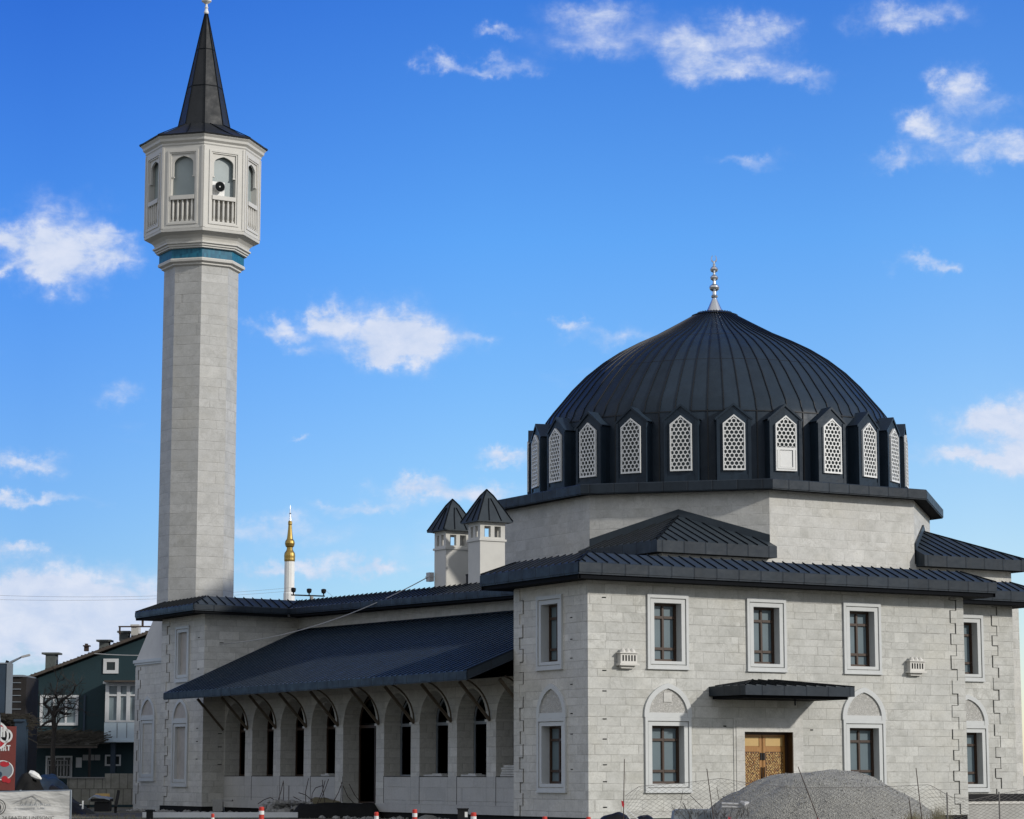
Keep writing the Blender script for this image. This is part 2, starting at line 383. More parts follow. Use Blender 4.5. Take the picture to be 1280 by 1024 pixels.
def skirt(parent, pts, o, zt, fh, rise, name='eave_roof', step=.45, back=.05, roofm='roof_metal', seam_top=True, endcaps=(True, True)):
    """overhanging sheet-metal eave with standing seams, fascia and soffit along a wall line"""
    n = len(pts); zt = zt if isinstance(zt, (list, tuple)) else [zt]*n
    E = offset_line(pts, o); I = offset_line(pts, -back)
    r_, fa, so, se = MB(), MB(), MB(), MB()
    for i in range(n): E[i].z = zt[i]; I[i].z = zt[i]+rise
    for i in range(n-1):
        a, b = E[i], E[i+1]; c, d = I[i+1], I[i]
        r_.poly([a, b, c, d])
        bd = fh*.26; dz = Vector((0, 0, fh-bd)); dirv = (b-a).normalized(); out = Vector((dirv.y, -dirv.x, 0)).normalized()
        fa.poly([a-dz, b-dz, b, a]); 
        lip = out*.025
        fa.poly([a-dz+lip+Vector((0, 0, .06)), b-dz+lip+Vector((0, 0, .06)), b+lip-Vector((0, 0, 0.03)), a+lip-Vector((0, 0, .03))])
        fa.poly([a-dz+Vector((0, 0, .06)), b-dz+Vector((0, 0, .06)), b-dz+lip+Vector((0, 0, .06)), a-dz+lip+Vector((0, 0, .06))])
        fa.poly([a+lip-Vector((0, 0, .03)), b+lip-Vector((0, 0, .03)), b, a])
        dz = Vector((0, 0, fh)); in_ = out*-.07; up_ = Vector((0, 0, bd+.002))
        so.poly([a-dz+in_, b-dz+in_, b-dz+in_+up_, a-dz+in_+up_]); so.poly([a-dz+up_, b-dz+up_, b-dz+in_+up_, a-dz+in_+up_][::-1])
        so.poly([b-dz+in_, a-dz+in_, Vector((d.x, d.y, zt[i]-fh+.03)), Vector((c.x, c.y, zt[i+1]-fh+.03))])
        # seams, square to the eave
        wl0 = Vector((*pts[i], 0)); wl1 = Vector((*pts[i+1], 0)); L = (wl1-wl0).length; t = (wl1-wl0).normalized(); nn = Vector((t.y, -t.x, 0))
        eA = (a-wl0).dot(t); eB = (b-wl0).dot(t); iA = (d-wl0).dot(t); iB = (c-wl0).dot(t)
        s_ = min(eA, iA)+.25
        while s_ < max(eB, iB)-.1:
            # across from eave (q=0) to ridge (q=1); range of s at q is linear
            def inside(q): lo = eA+(iA-eA)*q; hi = eB+(iB-eB)*q; return lo <= s_ <= hi
            qs = [q/20 for q in range(21) if inside(q/20)]
            if len(qs) > 2:
                def pt(q):
                    f = (s_)/L; z = zt[i]+(zt[i+1]-zt[i])*f+rise*q
                    off = o+(-back-o)*q
                    p = wl0+t*s_+nn*off; p.z = z+.02; return p
                p, q_ = pt(qs[0]), pt(qs[-1])
                if qs[0] == 0: p = p+(p-q_).normalized()*.02
                if qs[-1] == 1 and seam_top: q_ = q_+(q_-p).normalized()*.05
                se.bar(p, q_, .028, .042)
            s_ += step
    for i in range(1, n-1): se.bar(E[i]+Vector((0, 0, .02)), I[i]+Vector((0, 0, .02)), .05, .05)
    for i, ok in ((0, endcaps[0]), (n-1, endcaps[1])):
        if ok: fa.poly([E[i]-Vector((0, 0, fh)), E[i], I[i], Vector((I[i].x, I[i].y, zt[i]-fh+.03))])
    ro = r_.build(name, roofm, parent)
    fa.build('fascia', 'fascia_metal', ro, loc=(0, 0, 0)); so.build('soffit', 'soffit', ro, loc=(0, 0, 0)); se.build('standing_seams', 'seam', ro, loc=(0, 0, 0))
    return ro

def arch_curve(hw, rise, n=10, pointed=.35):
    """left spring -> apex -> right spring, as (x, z) with a slightly pointed top"""
    pts = []
    e = hw*pointed; R = hw+e                       # circle centre offset e past the middle
    top = sqrt(R*R-e*e)
    for i in range(n+1):
        a = pi-(pi-math.acos(-e/R) if False else (pi-atan2(top, -e)))*i/n
        pts.append((e+R*cos(a), R*sin(a)*rise/top))
    pts[-1] = (0, rise)
    return pts+[(-x, z) for x, z in reversed(pts[:-1])]

# ================================================================== MOSQUE
mosque = thing('mosque', 'stone mosque with a large dark ribbed dome, arcaded side porch and dark sheet metal eaves', 'mosque', (0, 0, GZ))
def part(mb, name, mats, **k): return mb.build(name, mats, mosque, **k)

UW = (.57, 5.44, 7.46)                             # upper window: half opening, sill, head
LW = (.67, 1.22, 3.21)
front_c = (3.27, 7.51, 11.82)
w = MB()
fh_ = [(c-UW[0], c+UW[0], UW[1], UW[2]) for c in front_c]+[(c-LW[0], c+LW[0], LW[1], LW[2]) for c in (3.24, 11.82)]+[(6.48, 8.60, .05, 3.03)]
wall(w, (0, 0), (16.65, 0), .08, 8.15, fh_)
w.build('wall', 'stone_front', mosque)['label'] = 'sunlit entrance front of pale ashlar blocks'
w = MB(); wall(w, (0, 4.98), (0, 0), .08, 8.15, [(4.98-2.49-.57, 4.98-2.49+.57, 5.44, 7.46), (4.98-2.36-.67, 4.98-2.36+.67, 1.22, 3.21)])
wall(w, (4.75, 4.98), (0, 4.98), .08, 8.15)
w.build('wall', 'stone', mosque)['label'] = 'shaded side of the entrance block'
w = MB(); wall(w, (16.65, 0), (16.65, 3), .08, 8.15); wall(w, (16.65, 3), (21.76, 3), .08, 8.75, [(19.33-16.65-.57, 19.33-16.65+.57, 5.40, 7.44), (19.33-16.65-.67, 19.33-16.65+.67, 1.15, 3.15)])
w.build('wall', 'stone_front', mosque)['label'] = 'recessed wall bay at the far right of the front'
w = MB(); wall(w, (21.76, 3), (21.76, 8.57), .08, 8.75); wall(w, (21.76, 8.57), (27.1, 8.57), .08, 8.9); wall(w, (27.1, 8.57), (27.1, 34), .08, 8.9); wall(w, (27.1, 34), (4.75, 34), .08, 8.9)
w.build('wall', 'stone_pale', mosque)
w = MB(); wall(w, (4.75, 33.2), (4.75, 4.98), 5.2, 8.95)
w.build('wall', 'stone_pale', mosque)['label'] = 'upper wall strip above the porch roof'
# pavilion beside the minaret
w = MB(); wall(w, (4.75, 38.3), (0, 38.3), .08, 9.0); wall(w, (0, 38.3), (0, 33.2), .08, 8.95, [(38.3-35.72-.52, 38.3-35.72+.52, 6.12, 8.1), (38.3-35.80-.62, 38.3-35.80+.62, 1.30, 3.72)])
wall(w, (0, 33.2), (4.75, 33.2), .08, 8.95)
w.build('wall', 'stone', mosque)['label'] = 'corner pavilion walls next to the minaret'
# footing below the facing
w = MB()
for a, b in (((0, 4.98), (0, 0)), ((0, 0), (16.65, 0)), ((16.65, 0), (16.65, 3)), ((16.65, 3), (22.4, 3)), ((0, 38.3), (0, 33.2)), ((0, 33.2), (1.1, 33.2)), ((1.1, 33.2), (1.1, 4.98))):
    d = (Vector((*b, 0))-Vector((*a, 0))).normalized(); i_ = Vector((-d.y, d.x, 0))*.04
    wall(w, (a[0]+i_.x, a[1]+i_.y), (b[0]+i_.x, b[1]+i_.y), GZ-.1, .085)
w.build('footing', 'bitumen', mosque)
# flat roofs inside the eaves
w = MB()
for x0, y0, x1, y1, z in ((.02, .02, 16.6, 4.9, 9.02), (4.8, 3.05, 21.7, 33.9, 8.985), (21.7, 8.6, 27.05, 33.9, 8.98), (.02, 33.25, 4.9, 38.2, 9.55)): w.poly([(x0, y0, z), (x1, y0, z), (x1, y1, z), (x0, y1, z)])
w.build('flat_roof', 'roof_metal', mosque)

# windows ------------------------------------------------------------
def make_window(hw, z0, z1, oz0, oz1, ohw, arch=None, tr=(.24, .78), name='window', depth=.34, blind=False, dark='pane', ty='carved'):
    """local: wall plane y=0, outside is -y, x centred; z in wall coordinates"""
    f = MB(); fw = .085
    y = depth-.05
    if not blind:
        f.box(-hw, y, z0, -hw+fw, y+.08, z1); f.box(hw-fw, y, z0, hw, y+.08, z1)
        f.box(-hw+fw, y, z0, hw-fw, y+.08, z0+fw); f.box(-hw+fw, y, z1-fw, hw-fw, y+.08, z1)
        f.box(-.036, y-.012, z0+fw, .036, y+.07, z1-fw)
        for t in tr:
            z = z1-(z1-z0)*t; f.box(-hw+fw, y-.02, z-.045, -.037, y+.06, z+.045); f.box(.037, y-.02, z-.045, hw-fw, y+.06, z+.045)
        # inner casement rims
        zs = [z0+fw]+sorted(z1-(z1-z0)*t for t in tr)+[z1-fw]
        for a, b in zip(zs, zs[1:]):
            for sx in (-1, 1):
                x0, x1 = sorted((sx*.036, sx*(hw-fw)))
                for q in ((x0, a+.045, x0+.022, b-.045), (x1-.022, a+.045, x1, b-.045)): f.box(q[0], y+.015, q[1], q[2], y+.05, q[3])
    root = f.build(name, 'wood', mosque, loc=(0, 0, 0)) if not blind else None
    s = MB()
    def rect_ring(a, oza, ozb, b, iza, izb, yf, yb=.02):
        s.box(-a, yf, oza, -b, yb, ozb); s.box(b, yf, oza, a, yb, ozb); s.box(-b, yf, oza, b, yb, iza); s.box(-b, yf, izb, b, yb, ozb)
    mid = (ohw+hw)/2+.02; mz0 = (oz0+z0)/2; mz1 = (oz1+z1)/2
    rect_ring(ohw, oz0, oz1, mid+.018, mz0-.018, mz1+.018, -.075)
    rect_ring(mid-.012, mz0+.012, mz1-.012, hw, z0, z1, -.045)
    s.box(-ohw-.02, -.10, oz0-.05, ohw+.02, .02, oz0-.001)
    # reveal lining
    R = depth+.05 if not blind else .12
    s.poly([(-hw, .02, z0), (-hw, .02, z1), (-hw, R, z1), (-hw, R, z0)]); s.poly([(hw, .02, z0), (hw, R, z0), (hw, R, z1), (hw, .02, z1)])
    s.poly([(-hw, .02, z0), (-hw, R, z0), (hw, R, z0), (hw, .02, z0)]); s.poly([(-hw, .02, z1), (hw, .02, z1), (hw, R, z1), (-hw, R, z1)])
    tymp = None
    if arch:
        sp, ap, aw, band = arch                    # spring z, apex z, half width, band width
        out = arch_curve(aw, ap-sp, 12); inn = arch_curve(aw-band, ap-band*.95-sp, 12)
        n = len(out)
        for i in range(n-1):
            o0, o1, i0, i1 = out[i], out[i+1], inn[i], inn[i+1]; Y0 = -.075
            P = lambda q, yy: (q[0], yy, sp+q[1])
            s.poly([P(i0, Y0), P(o0, Y0), P(o1, Y0), P(i1, Y0)][::-1]); s.poly([P(o0, Y0), P(o0, .02), P(o1, .02), P(o1, Y0)]); s.poly([P(i0, .02), P(i0, Y0), P(i1, Y0), P(i1, .02)])
        s.box(-aw, -.075, oz1+.002, -aw+band, .02, sp); s.box(aw-band, -.075, oz1+.002, aw, .02, sp)
        s.box(-aw+band, -.06, oz1+.002, aw-band, .02, sp+.06)
        tymp = MB(); tymp.poly([(q[0], -.012, sp+.06+q[1]*((ap-band*.95-sp-.06)/(ap-band*.95-sp))) for q in inn])
    sur = s.build('surround', 'trim', root if root else mosque, loc=(0, 0, 0))
    if root is None: root = sur; root.name = name
    if tymp: tymp.build('tympanum', ty, root, loc=(0, 0, 0))
    p = MB()
    yy = depth if not blind else .10
    p.poly([(-hw, yy, z0), (hw, yy, z0), (hw, yy, z1), (-hw, yy, z1)])
    p.build('pane' if not blind else 'blind_panel', dark if not blind else 'blind_panel', root, loc=(0, 0, 0))
    return root
ML = lambda x, y, z=0: (x, y, z-GZ)
up = make_window(UW[0], UW[1], UW[2], 5.20, 7.76, .86)
up.location = ML(front_c[0], 0); up['label'] = 'upper window nearest the corner of the front'
for c in front_c[1:]: copy_tree(up, mosque, ML(c, 0))['label'] = 'upper window over the canopy' if c < 9 else 'upper window right of the canopy'
copy_tree(up, mosque, ML(0, 2.49), -pi/2)['label'] = 'upper window on the shaded side wall'
copy_tree(up, mosque, ML(19.33, 3, -.02), 0)['label'] = 'upper window of the recessed bay'
lw = make_window(LW[0], LW[1], LW[2], .96, 3.50, .96, arch=(3.60, 4.68, .99, .19))
lw.location = ML(3.24, 0); lw['label'] = 'lower window with pointed blind arch left of the door'
copy_tree(lw, mosque, ML(11.82, 0))['label'] = 'lower window with pointed blind arch right of the door, half behind the gravel'
copy_tree(lw, mosque, ML(0, 2.36), -pi/2)['label'] = 'lower arched window on the shaded side wall'
copy_tree(lw, mosque, ML(19.33, 3, -.06), 0)['label'] = 'lower arched window of the recessed bay'
pt = MB(); pt.box(-.17, -.035, 4.02, .17, -.014, 4.36); o = pt.build('repair_patch', 'stone_pale', mosque, loc=ML(3.24, 0)); o['label'] = 'pale square patch in the carved arch'
bl = make_window(.52, 6.12, 8.1, 5.82, 8.38, .80, blind=True, name='blind_window'); bl.location = ML(0, 35.72); bl.rotation_euler[2] = -pi/2; bl['label'] = 'walled-up upper window of the corner pavilion'
bl2 = make_window(.62, 1.30, 3.72, 1.0, 4.0, .93, arch=(4.05, 5.02, .93, .17), blind=True, name='blind_window', ty='blind_panel'); bl2.location = ML(0, 35.80); bl2.rotation_euler[2] = -pi/2; bl2['label'] = 'walled-up arched window of the corner pavilion'

# quoins with stepped joints ----------------------------------------
def quoins(axis, c, along, z0, z1, sgn, wide=.72, narrow=.50, corner=None):
    """stepped facing stones at a corner; axis 'y': on a wall facing -y at y=c from x=along going sgn; axis 'x': wall facing -x"""
    q = MB(); z = z0; k_ = 0; rnd = random.Random(int(abs(along)*10)+k_)
    while z < z1-.02:
        h = min(rnd.uniform(.36, .50), z1-z); L = (wide if k_ % 2 else narrow)+rnd.uniform(-.03, .03)
        if axis == 'y': x0, x1 = sorted((along, along+sgn*L)); q.box(x0, c-.03, z, x1, c+.01, z+h)
        else: y0, y1 = sorted((along, along+sgn*L)); q.box(c-.03, y0, z, c+.01, y1, z+h)
        # joint beside the stone, its edge shadow drawn as a dark strip
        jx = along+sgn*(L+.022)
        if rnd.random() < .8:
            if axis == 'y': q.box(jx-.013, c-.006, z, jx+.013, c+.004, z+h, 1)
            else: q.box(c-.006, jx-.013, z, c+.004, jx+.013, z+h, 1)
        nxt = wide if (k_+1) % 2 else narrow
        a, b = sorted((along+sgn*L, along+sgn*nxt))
        if rnd.random() < .55:  # joint at the step, its edge shadow drawn dark as well
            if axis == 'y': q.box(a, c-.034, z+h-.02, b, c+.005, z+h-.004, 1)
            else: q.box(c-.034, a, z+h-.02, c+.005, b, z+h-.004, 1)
        z += h; k_ += 1
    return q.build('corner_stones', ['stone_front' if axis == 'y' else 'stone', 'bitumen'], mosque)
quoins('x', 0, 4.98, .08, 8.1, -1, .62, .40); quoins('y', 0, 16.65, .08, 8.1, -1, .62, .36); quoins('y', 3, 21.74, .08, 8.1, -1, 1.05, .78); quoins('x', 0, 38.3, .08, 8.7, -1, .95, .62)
# small scaffold slots in the facing
sl = MB()
for z in (7.55, 5.05, 4.35, 2.72, 1.85, 1.28, .42, 3.4): sl.box(.58, -.012, z, .74, .004, z+.035)
for z in (6.9, 6.15, 4.6, 3.6, 2.9, 1.7, 5.5): sl.box(-.012, 1.0, z, .004, 1.14, z+.03)
for z in (7.75, 6.3, 3.0, 2.2, 3.6): sl.box(-.012, 33.75, z, .004, 33.95, z+.035); sl.box(.75, 33.188, z-.25, .95, 33.204, z-.215)
for x, z in ((7.9, .0), (5.6, 3.1), (9.4, 4.2-1.2)): sl.box(x, -.012, z+.1, x+.12, .004, z+.14)
sl.build('wall_slots', 'dark_void', mosque)

# entrance ----------------------------------------------------------
d = MB()                                            # leaves, plane y=.40
rnd_d = random.Random(12)
def leaf(x0, x1):
    f = MB(); y = .40
    f.box(x0, y, .1, x1, y+.06, 3.0)
    f.box(x0+.03, y-.02, .1, x0+.12, y-.001, 2.98); f.box(x1-.12, y-.02, .1, x1-.03, y-.001, 2.98); f.box(x0+.12, y-.02, 2.88, x1-.12, y-.001, 2.98); f.box(x0+.12, y-.02, 2.34, x1-.12, y-.001, 2.50)
    o = f.build('door', 'door_wood', mosque)
    g = MB(); g.box(x0+.14, y-.014, 2.54, x1-.14, y-.002, 2.85); g.build('light_panel', 'door_light', o, loc=(0, 0, 0))
    h = MB(); h.box(x0+.13, y-.006, .5, x1-.13, y-.0015, 2.33, 1)
    cw = .105; nx = int((x1-x0-.26)/cw); zz = .5; r_ = 0
    while zz < 2.28:
        for i in range(nx+1):
            cx = x0+.13+cw*(i+.5*(r_ % 2)); 
            if cx > x1-.15 or cx < x0+.15: continue
            for _ in range(2):
                an = rnd_d.uniform(0, pi); ux, uz = cos(an), sin(an); L_ = rnd_d.uniform(.022, .042); ox, oz = rnd_d.uniform(-.02, .02), rnd_d.uniform(-.02, .02)
                h.obox((cx+ox, y-.012-rnd_d.uniform(0, .006), zz+.05+oz), (ux*L_, 0, uz*L_), (0, .008, 0), (-uz*.012, 0, ux*.012), 0 if rnd_d.random() < .6 else 2)
            if rnd_d.random() < .6: h.obox((cx+rnd_d.uniform(-.02, .02), y-.02, zz+.05), (.017, 0, .006), (0, .008, 0), (-.006, 0, .017), 2)
        zz += cw*.5; r_ += 1
    h.build('carved_panel', ['door_wood', 'door_dark', 'door_light'], o, loc=(0, 0, 0))
    hb = MB(); hx = x1-.05 if x0 < 7 else x0+.05
    hb.tube([(hx, y-.05, 1.3), (hx, y-.06, 1.8)], .02); hb.box(hx-.04, y-.05, 2.05, hx+.04, y-.02, 2.3); hb.build('handle', 'black', o, loc=(0, 0, 0))
    return o
leaf(6.50, 7.53); leaf(7.55, 8.58)
dc = MB()
dc.box(6.485, .36, .08, 6.50, .47, 3.02); dc.box(8.52, .33, .08, 8.597, .36, 2.94); dc.box(6.49, .33, 2.94, 8.597, .36, 3.025); dc.poly([(8.6, .004, .08), (8.6, .5, .08), (8.6, .5, 3.03), (8.6, .004, 3.03)], 0); dc.poly([(6.48, .5, .08), (6.48, .004, .08), (6.48, .004, 3.03), (6.48, .5, 3.03)], 0); dc.poly([(6.48, .004, 3.03), (8.6, .004, 3.03), (8.6, .5, 3.03), (6.48, .5, 3.03)], 0)
dc.poly([(6.4, .5, 0), (8.7, .5, 0), (8.7, .5, 3.1), (6.4, .5, 3.1)])
dc.build('door_lining', 'wood', mosque)
ds = MB(); ds.box(6.12, -.05, .08, 6.48, .004, 3.42); ds.box(8.60, -.05, .08, 8.96, .004, 3.42); ds.box(6.48, -.05, 3.032, 8.60, .004, 3.42)
ds.box(6.02, -.028, .08, 6.118, .004, 3.52); ds.box(8.962, -.028, .08, 9.06, .004, 3.52); ds.box(6.118, -.028, 3.423, 8.962, .004, 3.52)
ds.build('door_surround', 'stone_pale', mosque)
# canopy
c0, c1, cd = 5.0, 9.72, 2.2
cn = MB(); zt, zb = 4.585, 4.25; ri = 4.86
cn.poly([(c0, -cd, zt), (c1, -cd, zt), (c1-1.9, -.01, ri), (c0+1.9, -.01, ri)]); cn.poly([(c0, 0, zt), (c0, -cd, zt), (c0+1.9, -.01, ri)]); cn.poly([(c1, -cd, zt), (c1, 0, zt), (c1-1.9, -.01, ri)])
ro = cn.build('canopy', 'roof_metal', mosque)
cf = MB(); cf.poly([(c0, -cd, zb), (c1, -cd, zb), (c1, -cd, zt), (c0, -cd, zt)]); cf.poly([(c0, 0, zb), (c0, -cd, zb), (c0, -cd, zt), (c0, 0, zt)]); cf.poly([(c1, -cd, zb), (c1, 0, zb), (c1, 0, zt), (c1, -cd, zt)])
cf.build('fascia', 'fascia_metal', ro, loc=(0, 0, 0))
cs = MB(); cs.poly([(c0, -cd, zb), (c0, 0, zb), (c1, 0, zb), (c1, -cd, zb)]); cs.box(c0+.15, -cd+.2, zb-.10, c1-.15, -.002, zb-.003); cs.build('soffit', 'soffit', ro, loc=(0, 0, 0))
cs = MB()
for i in range(1, 11):
    x = c0+i*(c1-c0)/11; q = min(1, (x-c0)/1.9, (c1-x)/1.9)
    cs.bar((x, -cd-.02, zt+.015), (x, -cd+cd*q, zt+.015+(ri-zt)*q), .035, .05)
for i in range(1, 5):
    y = -cd+i*.45; q = (y+cd)/cd*1.0; q = min(q, 1)
    for sx, X0 in ((1, c0), (-1, c1)): cs.bar((X0, y, zt+.015), (X0+sx*1.9*q, y, zt+.015+(ri-zt)*q), .035, .05)
for sx, X0 in ((1, c0), (-1, c1)): cs.bar((X0, -cd, zt+.015), (X0+sx*1.9, -.01, ri+.015), .04, .05)
cs.build('standing_seams', 'seam', ro, loc=(0, 0, 0))
cs = MB(); cs.box(7.62, -1.5, 3.93, 7.66, -1.46, zb-.1); cs.build('drain_spout', 'black', ro, loc=(0, 0, 0))

# carved bird houses on the front -----------------------------------
def birdhouse():
    b = MB(); W_ = .34
    b.box(-W_, -.22, 5.32, W_, .004, 5.66)                          # body
    b.box(-W_-.06, -.28, 5.245, W_+.06, .004, 5.318)                # sill
    b.box(-W_+.06, -.16, 5.15, W_-.12, .004, 5.244)                 # console
    b.box(-W_-.05, -.27, 5.662, W_+.05, .004, 5.70)
    r_ = b.build('bird_house', 'cast_stone', mosque, loc=(0, 0, 0))
    h = MB()
    for i in range(5): x = -.24+i*.12; h.box(x-.028, -.226, 5.40, x+.028, -.2205, 5.60)
    h.build('opening', 'dark_void', r_, loc=(0, 0, 0))
    t = MB()
    for i, cx in enumerate((-.2, .0, .2)):
        t.lathe([(.115, 5.701), (.10, 5.76), (.06, 5.81), (.02, 5.84), (0, 5.87)], (cx, -.13), 10)
    t.build('roof', 'cast_stone', r_, loc=(0, 0, 0))
    return r_
bh = birdhouse(); bh.location = ML(1.53, 0); bh['label'] = 'small carved bird house near the corner of the front'
copy_tree(bh, mosque, ML(14.22, 0))['label'] = 'small carved bird house at the right end of the front'

# eaves ---------------------------------------------------------------
skirt(mosque, [(4.7, 4.98), (0, 4.98), (0, 0), (16.65, 0), (16.65, 3), (21.76, 3), (21.76, 8.4)], .90, 8.68, .56, .42)['label'] = 'eave over the entrance block'
skirt(mosque, [(1.2, 38.3), (0, 38.3), (0, 33.2), (4.75, 33.2), (4.75, 5.9)], 1.0, [9.2, 9.2, 9.2, 9.15, 8.66], .40, .44)['label'] = 'long eave over the side wall and pavilion'

# drum, corner blocks ---------------------------------------------------
CX, CY, AP = 13.405, 11.365, 8.365
def octv(ap, k_, c=(CX, CY)): R = ap/cos(pi/8); a = radians(22.5+45*k_); return (c[0]+R*cos(a), c[1]+R*sin(a))
dr = MB()
for k_ in range(8):
    a, b = octv(AP, k_), octv(AP, k_+1); wall(dr, a, b, 8.30, 12.2)
wd = dr.build('drum_wall', 'stone_pale', mosque)
bw = MB()
vA, vB = octv(AP, 4), octv(AP, 5); vC, vD = octv(AP, 6), octv(AP, 7)
xl, xr = CX-AP, CX+AP
wall(bw, (xl, vA[1]), (xl, 3.0), 8.30, 9.62); wall(bw, (xl, 3.0), (vB[0], 3.0), 8.30, 9.62); bw.build('corner_block_wall', 'stone_pale', mosque); bw = MB(); wall(bw, (vC[0], 3.0), (xr, 3.0), 8.30, 9.62); wall(bw, (xr, 3.0), (xr, vD[1]), 8.30, 9.62)
bw.build('corner_block_wall', 'stone_pale', mosque)
def corner_roof(right):
    sx = -1 if right else 1
    X_ = lambda x: (2*CX-x) if right else x
    e0 = xl-.52; y0 = 2.48; zt, zb, sl_ = 9.95, 9.52, .43; K = vB[0]+3.0; t = (K-e0-y0)/2
    ap_ = (e0+t, y0+t, zt+sl_*t); ex = vB[0]-.06; ey = vA[1]-.0
    r_ = MB()
    zr = lambda x, y: zt+sl_*min(x-e0, y-y0)
    r_.poly([(X_(e0), y0, zt), (X_(ex), y0, zt), (X_(ex), 3.0, zr(ex, 3.0)), (X_(ap_[0]), ap_[1], ap_[2])]); r_.poly([(X_(e0), y0, zt), (X_(ap_[0]), ap_[1], ap_[2]), (X_(xl), ey, zr(xl, ey)), (X_(e0), ey, zt)])
    o = r_.build('corner_roof', 'roof_metal', mosque); f = MB()
    f.poly([(X_(e0), y0, zb), (X_(ex), y0, zb), (X_(ex), y0, zt), (X_(e0), y0, zt)]); f.poly([(X_(e0), ey, zb), (X_(e0), y0, zb), (X_(e0), y0, zt), (X_(e0), ey, zt)])
    f.poly([(X_(ex), y0, zb), (X_(ex), 3.0, zb), (X_(ex), 3.0, zr(ex, 3)), (X_(ex), y0, zt)]); f.poly([(X_(e0), ey, zb), (X_(xl), ey, zb), (X_(xl), ey, zr(xl, ey)), (X_(e0), ey, zt)])
    f.build('fascia', 'fascia_metal', o, loc=(0, 0, 0))
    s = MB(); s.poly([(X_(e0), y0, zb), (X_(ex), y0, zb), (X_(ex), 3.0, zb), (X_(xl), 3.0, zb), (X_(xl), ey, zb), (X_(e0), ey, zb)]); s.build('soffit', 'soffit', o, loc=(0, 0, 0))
    s = MB(); x = e0+.42
    while x < ex-.05:
        y1 = min(y0+(x-e0), K-x); s.bar((X_(x), y0-.02, zt+.015), (X_(x), y1, zt+sl_*(y1-y0)+.015), .028, .042); 
        s.bar((X_(e0)-.02*sx, y0+(x-e0), zt+.015), (X_(e0+(y1-y0)), y0+(x-e0), zt+sl_*(y1-y0)+.015), .028, .042); x += .45
    s.bar((X_(e0), y0, zt+.02), (X_(ap_[0]), ap_[1], ap_[2]+.02), .05, .05)
    s.build('standing_seams', 'seam', o, loc=(0, 0, 0))
    # flashing upstand on the chamfered wall
    g = MB(); pts = [(ex+.06, 2.99, zr(ex, 3.0)), ap_, (xl, ey, zr(xl, ey))]
    n_ = Vector((-sx*1, -1, 0)).normalized()*.07
    for a, b in zip(pts, pts[1:]):
        A, B = Vector((X_(a[0]), a[1], a[2])), Vector((X_(b[0]), b[1], b[2])); h = Vector((0, 0, .26))
        g.poly([A+n_-Vector((0,0,.1)), B+n_-Vector((0,0,.1)), B+n_+h, A+n_+h]); g.poly([A+n_+h, B+n_+h, B+h, A+h])
        for p in (A, B): g.poly([p+n_, p, p+h, p+n_+h])
    g.build('flashing', 'roof_metal', o, loc=(0, 0, 0))
    o['label'] = 'hipped corner roof against the drum, %s' % ('at the far right' if right else 'nearer the chimneys')
corner_roof(False); corner_roof(True)
# drum eave
de = MB(); fa = MB(); so = MB()
for k_ in range(8):
    a, b = octv(AP+.52, k_), octv(AP+.52, k_+1)
    A = [7.25*(a[0]-CX)/hypot(a[0]-CX, a[1]-CY)+CX, 7.25*(a[1]-CY)/hypot(a[0]-CX, a[1]-CY)+CY]; B = [7.25*(b[0]-CX)/hypot(b[0]-CX, b[1]-CY)+CX, 7.25*(b[1]-CY)/hypot(b[0]-CX, b[1]-CY)+CY]
    de.poly([(*a, 12.5), (*b, 12.5), (*B, 12.72), (*A, 12.72)]); fa.poly([(*a, 12.10), (*b, 12.10), (*b, 12.5), (*a, 12.5)])
    c, d_ = octv(AP-.02, k_), octv(AP-.02, k_+1); so.poly([(*a, 12.10), (*c, 12.13), (*d_, 12.13), (*b, 12.10)])
    a2, b2 = octv(AP+.55, k_), octv(AP+.55, k_+1); fa.poly([(*a2, 12.14), (*b2, 12.14), (*b2, 12.47), (*a2, 12.47)]); fa.poly([(*a2, 12.47), (*b2, 12.47), (*b, 12.5), (*a, 12.5)]); fa.poly([(*a, 12.14), (*b, 12.14), (*b2, 12.14), (*a2, 12.14)])
o = de.build('drum_eave', 'roof_metal', mosque); fa.build('fascia', 'fascia_metal', o, loc=(0, 0, 0)); so.build('soffit', 'soffit', o, loc=(0, 0, 0))

# dome ---------------------------------------------------------------------
prof = [(7.28, 12.6), (7.28, 15.42), (7.16, 15.62), (7.06, 15.88), (6.82, 16.2), (6.50, 16.58), (6.04, 17.14), (5.44, 17.75), (4.80, 18.27), (4.10, 18.73), (3.36, 19.12), (2.55, 19.50), (1.65, 20.0), (.95, 20.40), (.72, 20.50), (.70, 20.58), (0, 20.66)]
dm = MB(); dm.lathe(prof, (0, 0), 72, a0=radians(0))
dome = dm.build('dome', 'dome_metal', mosque, loc=ML(CX, CY), weld=True)
for p in dome.data.polygons: p.use_smooth = True
sm = MB()
for i in range(72):
    a = 2*pi*(i+.5)/72; pr = [q for q in prof[1:16]]
    ca, sa = cos(a), sin(a)
    for (r0, z0), (r1, z1) in zip(pr, pr[1:]):
        if r0 < 1.0 and i % 2: continue
        sm.bar((r0*ca, r0*sa, z0+.012), (r1*ca, r1*sa, z1+.012), .03, .055, up=(ca*.6, sa*.6, .8))
for rr, zz in ((5.44, 17.75), (3.36, 19.12)): sm.lathe([(rr+.018, zz-.01), (rr+.006, zz+.006)], (0, 0), 72)
sm.lathe([(7.31, 15.385), (7.31, 15.425)], (0, 0), 72)
sm.lathe([(.95, 20.42), (.97, 20.47), (.72, 20.56)], (0, 0), 36)
for i in range(24):
    a = 2*pi*(i+.5)/24; sm.obox((7.29*cos(a), 7.29*sin(a), 14.0), (.02*cos(a), .02*sin(a), 0), (-.02*sin(a), .02*cos(a), 0), (0, 0, 1.4))
